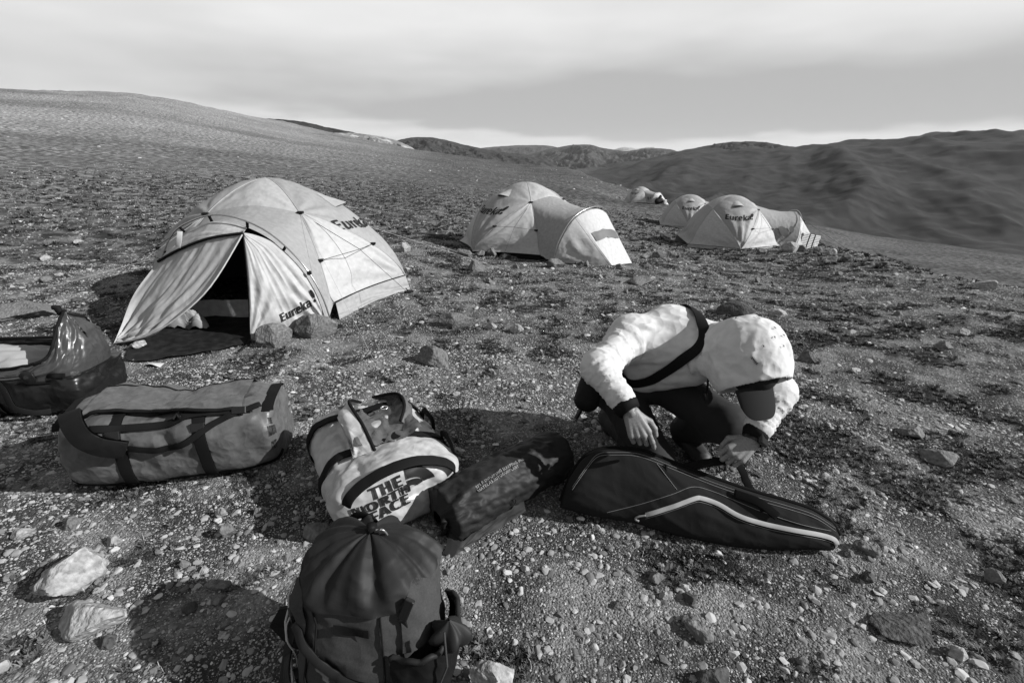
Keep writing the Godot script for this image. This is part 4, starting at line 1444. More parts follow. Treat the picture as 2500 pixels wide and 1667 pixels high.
func black_bag() -> void:
	var at := Vector3(-2.78, ground(-2.78, -2.43), -2.43)
	var t := thing("holdall", "big open black holdall with a glossy raised end flap, cut by the picture edge", "holdall", at, 0.05)
	var ln := 1.02
	var e := 0.26
	var f := stuffed(ln, 0.15, 0.215, e, 0.5, 0.034, 5.0, 21.0)
	put(skin(f, 120, e, 0.225), "body", M.pvc_black, t)
	# collar of thinner stuff standing up from the body, highest at the end flap
	var foot := func(a: float) -> Vector3: return Vector3(0.49 * spow(cos(a), 0.38), 0.205, 0.205 * spow(sin(a), 0.6))
	var rise := func(a: float) -> float: return 0.095 + 0.225 * pow(maxf(0.0, 0.5 + 0.5 * cos(a + 0.12)), 5.0) + 0.02 * sin(3.0 * a + 1.0) + 0.03 * fine.get_noise_1d(a * 1.3)
	var collar := func(u: float, v: float) -> Vector3:
		var a := TAU * u
		var p: Vector3 = foot.call(a)
		var h: float = rise.call(a)
		var inn := 0.10 * v * v * (0.4 + pow(maxf(0.0, cos(a)), 3.0))
		p = Vector3(p.x * (1.0 - inn * 0.8), p.y + h * v, p.z * (1.0 - (0.12 + 0.75 * pow(maxf(0.0, cos(a)), 10.0)) * v))
		return p + Vector3(cos(a), 0, sin(a)) * (0.034 * ridged.get_noise_2d(u * 6.0 + v * 0.5, v * 0.8) * v + 0.010 * ridged.get_noise_2d(u * 17.0, v * 2.0) * v + 0.012 * sin(PI * v) - 0.05 * v * v * pow(maxf(0.0, cos(a)), 6.0))
	var co := put(soft(Sh.new().grid(150, 30, collar)), "collar", M.pvc_dark, t)
	var rim := []
	var seam := []
	for k in 101:
		rim.append(collar.call(k / 100.0, 1.0))
		seam.append(collar.call(k / 100.0, 0.0) + Vector3(0, 0.0, 0.0))
	rope(co, "rim", rim, 0.008, M.strap_black)
	rope(t, "welt", seam, 0.010, M.strap_black)
	put(soft(Sh.new().tube([collar.call(0.98, 1.0) + Vector3(0, -0.02, 0), collar.call(0.98, 1.0) + Vector3(-0.01, 0.02, 0), collar.call(0.98, 1.0) + Vector3(-0.03, 0.022, 0.005)], [0.014, 0.018, 0.012], 8)), "rolled_tip", M.strap_black, co)
	# straps, handle, valve
	for x in [0.10, -0.3]:
		put(band_on(f, x, ln, e, 0.55, -0.9, 0.05, 0.005), "strap", M.strap_black, t)
	var hp := []
	for k in 17:
		var s := k / 16.0
		hp.append(lateral(f, at_x(lerpf(0.16, 0.34, s), ln, e), lerpf(0.22, -0.55, s), 0.008 + 0.03 * sin(PI * s)))
	put(soft(Sh.new().strap(hp, [Vector3(0, 0.4, 1)], 0.032, 0.008)), "handle", M.strap_black, t)
	var vp := lateral(f, at_x(0.30, ln, e), 0.40, 0.004)
	var vo := Sh.new()
	vo.grid(20, 8, func(u: float, v: float) -> Vector3:
		var a := TAU * u
		var r := 0.024 * sin(PI * 0.5 * (1 - v)) if v > 0.4 else 0.036
		return vp + Vector3(cos(a) * r, sin(a) * r, 0.004 + 0.022 * v), true)
	put(soft(vo), "valve", M.plastic_black, t)
	var lp := []
	for k in 9:
		lp.append(lateral(f, at_x(lerpf(0.38, 0.47, k / 8.0), ln, e), 0.45, 0.008 + 0.012 * sin(PI * k / 8.0)))
	put(soft(Sh.new().strap(lp, [Vector3(0, 0.3, 1)], 0.026, 0.005)), "end_loop", M.strap_black, t)
	# what lies in it
	var c := thing("folded_cloth", "pale crumpled cloth stuffed into the open black holdall", "cloth", at + Vector3(-0.02, 0.245, 0.0), 0.05)
	put(soft(Sh.new().grid(40, 40, func(u: float, v: float) -> Vector3:
		var x := lerpf(-0.42, 0.34, u)
		var z := lerpf(-0.15, 0.15, v)
		return Vector3(x, 0.085 * sqrt(maxf(0.0, sin(PI * u) * sin(PI * v))) + 0.030 * ridged.get_noise_2d(x * 2.2 + z * 2.0, z * 3.0) - 0.01, z))), "cloth", M.cloth_pale, c)
# ------------------------------------------------------------------ the person kneeling at the rifle case
# Bones are [from, to, radius there, radius here]; the surface wraps them all in one skin.
func bone_dist(p: Vector3, b: Array) -> float:
	var a: Vector3 = b[0]
	var ab: Vector3 = b[1] - a
	var t := clampf((p - a).dot(ab) / maxf(ab.length_squared(), 1e-9), 0.0, 1.0)
	return p.distance_to(a + ab * t) - lerpf(b[2], b[3], t)

func field(p: Vector3, bones: Array, k: float, cut: Array) -> float:
	var d := 1e9
	for b in bones:
		var e := bone_dist(p, b)
		var h := maxf(k - absf(d - e), 0.0) / k
		d = minf(d, e) - h * h * k * 0.25
	for c in cut:
		var e := -bone_dist(p, c)
		var h := maxf(0.012 - absf(d - e), 0.0) / 0.012
		d = maxf(d, e) + h * h * 0.003
	return d

func enfold(into: Sh, bones: Array, cell: float, k: float, cut := [], bend = null) -> Sh:
	var lo := Vector3.INF
	var hi := -Vector3.INF
	for b in bones:
		var r: float = maxf(b[2], b[3]) + 2.0 * cell
		for e in 2:
			lo = lo.min(b[e] - Vector3(r, r, r))
			hi = hi.max(b[e] + Vector3(r, r, r))
	var nx := int(ceil((hi.x - lo.x) / cell / 8.0)) * 8 + 1
	var ny := int(ceil((hi.y - lo.y) / cell / 8.0)) * 8 + 1
	var nz := int(ceil((hi.z - lo.z) / cell / 8.0)) * 8 + 1
	var g := PackedFloat32Array()
	g.resize(nx * ny * nz)
	g.fill(1e6)
	var blocks := []
	var half := 4.0 * cell
	var diag := half * 1.74
	for bx in (nx - 1) / 8:
		for by in (ny - 1) / 8:
			for bz in (nz - 1) / 8:
				var c := lo + Vector3(bx, by, bz) * 8.0 * cell + Vector3(half, half, half)
				var own := []
				var near := 1e9
				for b in bones:
					var d := bone_dist(c, b)
					near = minf(near, d)
					if d < diag + k:
						own.append(b)
				if near > diag + k * 0.3 or (near < -diag and cut.is_empty()):
					continue
				blocks.append([bx * 8, by * 8, bz * 8])
				for i in 9:
					for j in 9:
						for l in 9:
							var at: int = ((bx * 8 + i) * ny + by * 8 + j) * nz + bz * 8 + l
							if g[at] > 1e5:
								g[at] = field(lo + Vector3(bx * 8 + i, by * 8 + j, bz * 8 + l) * cell, own, k, cut)
	var ids := {}
	var offs := [0, nz, ny * nz, ny * nz + nz, 1, nz + 1, ny * nz + 1, ny * nz + nz + 1]
	var corner := [Vector3(0, 0, 0), Vector3(0, 1, 0), Vector3(1, 0, 0), Vector3(1, 1, 0), Vector3(0, 0, 1), Vector3(0, 1, 1), Vector3(1, 0, 1), Vector3(1, 1, 1)]
	var edges := [[0, 1], [0, 2], [0, 4], [1, 3], [1, 5], [2, 3], [2, 6], [4, 5], [4, 6], [3, 7], [5, 7], [6, 7]]
	var cells := []
	for b in blocks:
		for i in 8:
			for j in 8:
				for l in 8:
					var at: int = ((b[0] + i) * ny + b[1] + j) * nz + b[2] + l
					var inside := 0
					for o in 8:
						if g[at + offs[o]] < 0.0:
							inside += 1
					if inside == 0 or inside == 8:
						continue
					var sum := Vector3.ZERO
					var n := 0
					for e in edges:
						var va := g[at + offs[e[0]]]
						var vb := g[at + offs[e[1]]]
						if (va < 0.0) != (vb < 0.0):
							sum += corner[e[0]].lerp(corner[e[1]], va / (va - vb))
							n += 1
					ids[at] = into.v.size()
					into.v.append(lo + (Vector3(b[0] + i, b[1] + j, b[2] + l) + sum / n) * cell)
					cells.append(at)
	for at in cells:
		var v0 := g[at]
		for ax in 3:
			var step: int = [ny * nz, nz, 1][ax]
			var s1: int = [nz, 1, ny * nz][ax]
			var s2: int = [1, ny * nz, nz][ax]
			var v1 := g[at + step]
			if (v0 < 0.0) == (v1 < 0.0):
				continue
			var q := [at, at - s1, at - s1 - s2, at - s2]
			if not (ids.has(q[1]) and ids.has(q[2]) and ids.has(q[3])):
				continue
			var a: int = ids[q[0]]
			var b: int = ids[q[1]]
			var c: int = ids[q[2]]
			var d: int = ids[q[3]]
			if v0 < 0.0:
				into.ix.append_array([a, c, b, a, d, c])
			else:
				into.ix.append_array([a, b, c, a, c, d])
	if bend != null:
		var first: int = into.v.size() - cells.size()
		for i in range(first, into.v.size()):
			var p := into.v[i]
			var h := cell * 0.5
			var n := Vector3(field(p + Vector3(h, 0, 0), bones, k, cut) - field(p - Vector3(h, 0, 0), bones, k, cut), field(p + Vector3(0, h, 0), bones, k, cut) - field(p - Vector3(0, h, 0), bones, k, cut), field(p + Vector3(0, 0, h), bones, k, cut) - field(p - Vector3(0, 0, h), bones, k, cut)).normalized()
			into.v[i] = p + n * bend.call(p)
	return into

func lay_on(p: Vector3, bones: Array, k: float, off: float) -> Array:   # the nearest point at a height over the surface, with its normal
	var n := Vector3.UP
	for it in 12:
		var d := field(p, bones, k, []) - off
		var h := 0.004
		n = Vector3(field(p + Vector3(h, 0, 0), bones, k, []) - field(p - Vector3(h, 0, 0), bones, k, []), field(p + Vector3(0, h, 0), bones, k, []) - field(p - Vector3(0, h, 0), bones, k, []), field(p + Vector3(0, 0, h), bones, k, []) - field(p - Vector3(0, 0, h), bones, k, [])).normalized()
		p -= n * d * 0.8
	return [p, n]

# A hand: palm from the wrist to four knuckles, four jointed fingers, a thumb off the side near the wrist.
func hand(w: Vector3, dir: Vector3, back: Vector3, thumb: float, curls: Array, spread := 0.0) -> Array:
	dir = dir.normalized()
	back = (back - dir * back.dot(dir)).normalized()
	var side := dir.cross(back).normalized() * thumb      # towards the thumb
	var out := []
	var lens := [[0.044, 0.026, 0.021], [0.047, 0.030, 0.022], [0.044, 0.028, 0.021], [0.035, 0.021, 0.019]]
	for f in 4:
		var s := 0.031 - 0.0205 * f
		var knuckle := w + dir * (0.088 - 0.006 * absf(f - 1.0)) + side * s + back * (0.004 - 0.002 * absf(f - 1.2))
		out.append([w + side * s * 0.45, knuckle, 0.017, 0.0125])
		var a := 0.0
		var p := knuckle
		for j in 3:
			a += curls[f] * [0.75, 1.15, 0.8][j]
			var d := (dir * cos(a) - back * sin(a) + side * spread * (1.5 - f) * 0.1).normalized()
			var q: Vector3 = p + d * lens[f][j]
			var r: float = [0.0095, 0.0088, 0.0078, 0.007][j] - 0.0006 * f * 0.5
			out.append([p, q, r, r - 0.0009])
			p = q
	var t0 := w + dir * 0.022 + side * 0.026 - back * 0.006
	var t1 := t0 + (dir * 0.75 + side * 0.62 - back * 0.25).normalized() * 0.042
	var t2: Vector3 = t1 + (dir * 0.92 + side * (0.35 - curls[4]) - back * (0.2 + 0.5 * curls[4])).normalized() * 0.032
	var t3: Vector3 = t2 + (dir * 0.85 + side * (0.05 - curls[4] * 1.2) - back * (0.2 + 0.6 * curls[4])).normalized() * 0.026
	out.append([w + side * 0.012, t0, 0.018, 0.014])
	out.append([t0, t1, 0.0145, 0.0115])
	out.append([t1, t2, 0.0112, 0.0102])
	out.append([t2, t3, 0.0100, 0.0084])
	return out

func build_person() -> void:
	var skin_m := mat("skin", 0.21, 0.55, 0.4)
	skin_m.albedo_texture = noise_tex(512, 0.03, 0.72, 1.0, 4, FastNoiseLite.TYPE_SIMPLEX_SMOOTH, 51)
	skin_m.uv1_triplanar = true
	skin_m.uv1_scale = Vector3(9, 9, 9)
	var jm := mat("anorak", 0.50, 0.8, 0.3)
	jm.albedo_texture = noise_tex(512, 0.012, 0.84, 1.0, 5, FastNoiseLite.TYPE_SIMPLEX_SMOOTH, 53)
	jm.uv1_triplanar = true
	jm.uv1_scale = Vector3(2.5, 2.5, 2.5)
	jm.heightmap_enabled = true
	jm.heightmap_texture = M["folds"]
	jm.heightmap_scale = 0.6
	mat("trousers", 0.016, 0.8, 0.3)
	mat("cap_cloth", 0.016, 0.9, 0.2)
	mat("boot", 0.02, 0.6, 0.4)
	var t := thing("person", "person in a white hooded anorak and dark trousers kneeling over the rifle case", "person", Vector3(0.62, ground(0.62, -1.9), -1.9))
	var o := t.position
	var sh_r := Vector3(0.50, 0.60, -1.89) - o
	var el_r := Vector3(0.328, 0.555, -1.68) - o
	var wr_r := Vector3(0.432, 0.435, -1.545) - o
	var sh_l := Vector3(0.955, 0.555, -1.85) - o
	var el_l := Vector3(0.985, 0.48, -1.62) - o
	var wr_l := Vector3(0.868, 0.345, -1.505) - o
	var hip_r := Vector3(0.47, 0.32, -2.06) - o
	var hip_l := Vector3(0.66, 0.34, -2.08) - o
	var kn_r := Vector3(0.615, 0.085, -1.755) - o
	var kn_l := Vector3(0.90, 0.265, -1.755) - o
	var an_r := Vector3(0.50, 0.07, -2.15) - o
	var an_l := Vector3(0.82, 0.09, -2.0) - o
	var head := Vector3(0.875, 0.585, -1.645) - o
	var chest := Vector3(0.685, 0.56, -1.97) - o
	var belly := Vector3(0.60, 0.45, -2.06) - o
	# body: one skin, with finer hands and head added to the same mesh
	var body := Sh.new()
	enfold(body, [[hip_r, hip_l, 0.10, 0.10], [belly, chest, 0.10, 0.12], [chest, sh_r, 0.08, 0.055], [chest, sh_l, 0.08, 0.055], [chest, head, 0.06, 0.05], [sh_r, el_r, 0.045, 0.038], [el_r, wr_r, 0.036, 0.026], [sh_l, el_l, 0.045, 0.038], [el_l, wr_l, 0.036, 0.026], [hip_r, kn_r, 0.075, 0.05], [kn_r, an_r, 0.046, 0.034], [hip_l, kn_l, 0.075, 0.05], [kn_l, an_l, 0.046, 0.034]], 0.014, 0.04)
	var look := Vector3(0.16, -0.72, 0.67).normalized()
	var crown := Vector3(0.10, 0.68, 0.72).normalized()
	crown = (crown - look * crown.dot(look)).normalized()
	var ear := look.cross(crown)
	enfold(body, [[head + crown * 0.03, head - look * 0.02, 0.082, 0.084], [head, head + look * 0.035 - crown * 0.06, 0.075, 0.045], [head + look * 0.085 + crown * 0.0, head + look * 0.10 - crown * 0.03, 0.010, 0.015], [head + look * 0.075 - crown * 0.058 - ear * 0.02, head + look * 0.075 - crown * 0.058 + ear * 0.02, 0.013, 0.013], [head + look * 0.078 + crown * 0.022 - ear * 0.04, head + look * 0.078 + crown * 0.022 + ear * 0.04, 0.012, 0.012], [head - ear * 0.083 + crown * 0.015, head - ear * 0.083 - crown * 0.03, 0.012, 0.010], [head + ear * 0.083 + crown * 0.015, head + ear * 0.083 - crown * 0.03, 0.012, 0.010], [head - look * 0.02, head - crown * 0.10 - look * 0.05, 0.06, 0.055]], 0.007, 0.02)
	var hr := hand(wr_r, Vector3(0.36, -0.80, 0.48), Vector3(-0.15, 0.50, 0.86), -1.0, [0.42, 0.95, 1.05, 1.1, 0.15])
	hr.append([wr_r - Vector3(-0.05, 0.06, 0.06) * 0.0 + (el_r - wr_r).normalized() * 0.07, wr_r, 0.030, 0.022])
	enfold(body, hr, 0.0030, 0.005)
	var hl := hand(wr_l, Vector3(-0.80, -0.52, 0.30), Vector3(0.05, 0.72, 0.70), 1.0, [1.05, 1.1, 1.1, 1.1, 0.55])
	hl.append([wr_l + (el_l - wr_l).normalized() * 0.07, wr_l, 0.030, 0.022])
	enfold(body, hl, 0.0030, 0.005)
	put(soft(body), "body", skin_m, t)
	# anorak
	var j_cuff_r := el_r.lerp(wr_r, 0.72)
	var j_cuff_l := el_l.lerp(wr_l, 0.74)
	var bones := [
		[belly, chest, 0.145, 0.152], [Vector3(0.58, 0.42, -1.97) - o, Vector3(0.74, 0.50, -1.86) - o, 0.105, 0.10], [Vector3(0.55, 0.55, -1.95) - o, Vector3(0.86, 0.54, -1.92) - o, 0.12, 0.11],
		[sh_r, sh_l, 0.088, 0.085], [chest, head, 0.12, 0.10],
		[sh_r, el_r, 0.084, 0.060], [el_r, j_cuff_r, 0.060, 0.050], [sh_l, el_l, 0.085, 0.064], [el_l, j_cuff_l, 0.064, 0.050],
	]
	var hood_b := [[head - look * 0.03 + crown * 0.02, head + look * 0.02 + crown * 0.0, 0.143, 0.141], [head - look * 0.05, Vector3(0.80, 0.58, -1.80) - o, 0.118, 0.105]]
	var cut := [[head + look * 0.05, head + look * 0.22 - crown * 0.03, 0.112, 0.145]]
	# creased cloth: sharp ridges with hollows between
	var creases := []
	for c in [[0.47, 0.66, -1.83, 0.66, 0.69, -1.82, 0.010, 0.011], [0.45, 0.58, -1.78, 0.62, 0.63, -1.74, 0.009, 0.012], [0.46, 0.53, -1.80, 0.64, 0.56, -1.74, 0.010, 0.011], [0.56, 0.71, -1.92, 0.72, 0.72, -1.86, 0.012, 0.009], [0.52, 0.46, -1.84, 0.70, 0.50, -1.76, 0.011, 0.012], [0.40, 0.66, -1.82, 0.46, 0.55, -1.74, 0.009, 0.010], [0.36, 0.64, -1.76, 0.42, 0.52, -1.68, 0.008, 0.010], [0.62, 0.66, -1.76, 0.70, 0.56, -1.72, 0.010, 0.009], [0.78, 0.70, -1.86, 0.90, 0.66, -1.86, 0.010, 0.010], [0.74, 0.60, -1.76, 0.78, 0.48, -1.72, 0.009, 0.011], [0.70, 0.58, -1.74, 0.72, 0.45, -1.74, 0.009, 0.010], [0.58, 0.40, -1.88, 0.74, 0.44, -1.80, 0.008, 0.009], [0.96, 0.62, -1.80, 1.03, 0.50, -1.68, 0.009, 0.010], [1.02, 0.55, -1.72, 0.96, 0.44, -1.60, 0.008, 0.009]]:
		creases.append([Vector3(c[0], c[1], c[2]) - o, Vector3(c[3], c[4], c[5]) - o, c[6], c[7]])
	var crease := func(p: Vector3) -> float:
		var pull := Vector3(0.70, -0.52, 0.48).normalized()
		var q := p - pull * p.dot(pull) * 0.68
		var a := 0.003 - 0.012 * absf(fine.get_noise_3dv(q * 5.0))
		for c in creases:   # folds that the cloth is pulled into
			var ab: Vector3 = c[1] - c[0]
			var tt: float = clampf((p - c[0]).dot(ab) / ab.length_squared(), 0.0, 1.0)
			var dd: float = p.distance_to(c[0] + ab * tt)
			if dd < 0.07:
				a += c[3] * sin(PI * (0.12 + 0.88 * tt)) * (exp(-pow(dd / c[2], 2.0)) - 0.55 * exp(-pow((dd - c[2] * 2.2) / c[2], 2.0)))
		for s in [[el_r, j_cuff_r], [el_l, j_cuff_l], [sh_r, el_r]]:
			var ab: Vector3 = s[1] - s[0]
			var tt: float = (p - s[0]).dot(ab) / ab.length_squared()
			var c: Vector3 = s[0] + ab * clampf(tt, 0.0, 1.0)
			var d := p.distance_to(c)
			if d < 0.088 and tt > -0.1 and tt < 1.0:
				var w := fine.get_noise_3dv(p * 7.0)
				a = lerpf(a, 0.008 * pow(maxf(0.0, 1.0 - absf(fine.get_noise_2d(tt * 4.6 + w * 0.25, w * 0.3 + s[0].x * 7.0)) * 3.4), 2.0) - 0.002, 0.85)
		return a
	var jk := Sh.new()
	enfold(jk, bones, 0.0085, 0.045, [], crease)
	put(soft(jk), "anorak", jm, t)
	var hk := Sh.new()
	enfold(hk, hood_b, 0.0065, 0.05, cut, func(p: Vector3) -> float:
		var e := smoothstep(0.0, 0.03, bone_dist(p, cut[0]))
		return e * (0.004 - 0.014 * absf(fine.get_noise_3d(p.x * 5.0 + p.y * 2.0, p.y * 4.0, p.z * 5.0)) - 0.006 * absf(fine.get_noise_3dv(p * 11.0 + Vector3(5, 2, 1)))))
	var hood := put(soft(hk), "hood", jm, t)
	# drawcord hem with its toggle and tag
	rope(hood, "draw_cord", [Vector3(0.762, 0.50, -1.70) - o, Vector3(0.757, 0.47, -1.685) - o, Vector3(0.752, 0.44, -1.68) - o], 0.004, M.strap_black)
	rope(hood, "cord_toggle", [Vector3(0.752, 0.445, -1.68) - o, Vector3(0.755, 0.42, -1.675) - o], 0.008, M.plastic_black)
	# cap under the hood
	var cap := Sh.new()
	enfold(cap, [[head + crown * 0.03, head + look * 0.02 + crown * 0.02, 0.098, 0.096]], 0.012, 0.02)
	var co := put(soft(cap), "cap", M.cap_cloth, t)
	var b0 := Vector3(0.874, 0.525, -1.535) - o
	var bd := Vector3(0.06, -0.77, 0.63).normalized()
	var bn := ear.cross(bd).normalized()
	if bn.dot(crown) < 0.0:
		bn = -bn
	var brim := Sh.new()
	for sgn in [1.0, -1.0]:
		brim.grid(22, 12, func(u: float, v: float) -> Vector3:
			var a := (u - 0.5) * 2.0
			var reach := 0.115 * sqrt(maxf(0.0, 1.0 - pow(absf(a), 3.2))) + 0.004
			return b0 + ear * a * 0.074 + bd * (reach * v - 0.02) - bn * (0.018 * a * a + 0.004 * v) + bn * sgn * 0.0018)
	put(soft(brim), "cap_brim", M.cap_cloth, co)
	# trousers and boots
	var tb := [[hip_r, hip_l, 0.135, 0.135], [belly, (hip_r + hip_l) * 0.5, 0.13, 0.13], [hip_r, kn_r, 0.105, 0.078], [kn_r, an_r, 0.076, 0.062], [hip_l, kn_l, 0.105, 0.080], [kn_l, an_l, 0.078, 0.066]]
	var tr := Sh.new()
	enfold(tr, tb, 0.012, 0.03, [], func(p: Vector3) -> float: return 0.008 * (ridged.get_noise_3d(p.x * 4.0, p.y * 4.0, p.z * 3.0) - 0.2))
	put(soft(tr), "trousers", M.trousers, t)
	for a in [[an_r, Vector3(0.06, -0.02, -0.13)], [an_l, Vector3(0.03, -0.045, 0.17)]]:
		var bo := Sh.new()
		enfold(bo, [[a[0] + Vector3(0, 0.03, 0), a[0] + Vector3(0, -0.03, 0), 0.055, 0.05], [a[0] + Vector3(0, -0.03, -0.04 * signf(a[1].z)), a[0] + a[1], 0.045, 0.042]], 0.012, 0.03)
		put(soft(bo), "boot", M.boot, t)
	# dark under-cuffs at the wrists, and the watch
	for a in [[el_r, wr_r, 0.047], [el_l, wr_l, 0.044]]:
		put(soft(Sh.new().tube([a[0].lerp(a[1], 0.70), a[0].lerp(a[1], 0.86), a[0].lerp(a[1], 0.97)], [a[2], a[2] * 1.04, a[2] * 0.88], 18)), "under_cuff", M.strap_black, t)
	var ax := (wr_l - el_l).normalized()
	var w1 := ax.cross(Vector3(0.1, 0.7, 0.7)).normalized()
	var w2 := w1.cross(ax)
	var ring := []
	for k in 25:
		var a := TAU * k / 24
		ring.append(wr_l - ax * 0.006 + w1 * cos(a) * 0.034 + w2 * sin(a) * 0.030)
	var ups := []
	for k in 25:
		ups.append((ring[k] - wr_l).normalized())
	var wo := put(soft(Sh.new().strap(ring, ups, 0.024, 0.004)), "wristwatch", M.plastic_black, t)
	var dialp := wr_l - ax * 0.006 + (w2 * -0.65 + w1 * -0.75).normalized() * 0.036
	if w2.dot(Vector3(0, 1, 0.5)) > 0.0:
		dialp = wr_l - ax * 0.006 + (w2 * 0.75 + Vector3(0.66, 0, 0.2)).normalized() * 0.037
	put(hard(Sh.new().box(dialp, Vector3(0.040, 0.016, 0.046), Basis(Quaternion(Vector3.UP, (dialp - wr_l).normalized())))), "watch_case", M.plastic_black, wo)
	# wide sling over the shoulder and across the chest to a pouch at the hip
	var s := thing("shoulder_pouch", "dark pouch hanging at the hip on a wide strap slung across the white anorak", "pouch", o)
	var pts := []
	var nrm := []
	for p in spline([Vector3(0.79, 0.72, -2.12), Vector3(0.770, 0.724, -1.902), Vector3(0.744, 0.718, -1.794), Vector3(0.721, 0.690, -1.730), Vector3(0.699, 0.650, -1.705), Vector3(0.678, 0.602, -1.712), Vector3(0.657, 0.538, -1.757), Vector3(0.622, 0.475, -1.809), Vector3(0.571, 0.418, -1.850), Vector3(0.50, 0.39, -1.88), Vector3(0.40, 0.42, -1.90)], 60):
		var q := lay_on(p - o, bones, 0.045, 0.011)
		pts.append(q[0])
		nrm.append(q[1])
	put(soft(Sh.new().strap(pts, nrm, 0.042, 0.004)), "sling", M.strap_black, s)
	var pc := Vector3(0.335, 0.39, -1.885) - o
	var pd := Vector3(-0.10, -0.40, 0.06).normalized()
	var pb := Basis(Vector3(0.35, 0, 0.93).normalized(), -pd, Vector3.ZERO)
	pb.z = pb.x.cross(pb.y).normalized()
	pb.x = pb.y.cross(pb.z).normalized()
	var pouch := Sh.new()
	enfold(pouch, [[pc - pd * 0.085, pc + pd * 0.075, 0.040, 0.048], [pc - pd * 0.075 + pb.x * 0.035, pc + pd * 0.07 + pb.x * 0.035, 0.036, 0.042]], 0.010, 0.03)
	put(soft(pouch), "pouch", M.nylon_black, s)
	rope(s, "antenna", [pc + pd * 0.10, pc + pd * 0.165 - Vector3(0.015, 0, 0)], 0.010, M.plastic_black)
	put(hard(Sh.new().box(pc - pd * 0.04 + pb.x * 0.078 + Vector3(0, 0, 0.004), Vector3(0.012, 0.05, 0.035), pb)), "name_patch", M.canvas_grey, s)
	# mosquitoes sitting on the hood
	var mr := RandomNumberGenerator.new()
	mr.seed = 77
	for k in 14:
		var gp := head + Vector3(mr.randf_range(-0.09, 0.12), 0.12, mr.randf_range(-0.06, 0.12)) if k < 10 else head + Vector3(-0.06 + 0.01 * k * 0.2, 0.06, 0.13 - 0.02 * (k - 10))
		var q := lay_on(gp, hood_b, 0.05, 0.004)
		var mo := thing("mosquito", "tiny dark mosquito sitting on the white hood", "insect", o + q[0], mr.randf() * TAU, "mosquitoes on the white hood")
		mo.basis = Basis(Quaternion(Vector3.UP, q[1])) * Basis(Vector3.UP, mr.randf() * TAU)
		put(soft(Sh.new().tube([Vector3(-0.005, 0.002, 0), Vector3(-0.001, 0.003, 0), Vector3(0.003, 0.0035, 0), Vector3(0.0055, 0.003, 0)], [0.0006, 0.0012, 0.0014, 0.0005], 6)), "insect_body", M.strap_black, mo)
		for s2 in [-1.0, 1.0]:
			for x in [-0.001, 0.001, 0.003]:
				put(soft(Sh.new().tube([Vector3(x, 0.003, 0), Vector3(x * 1.5, 0.0045, 0.003 * s2), Vector3(x * 2.2, -0.001, 0.006 * s2)], 0.0003, 4)), "insect_leg", M.strap_black, mo)
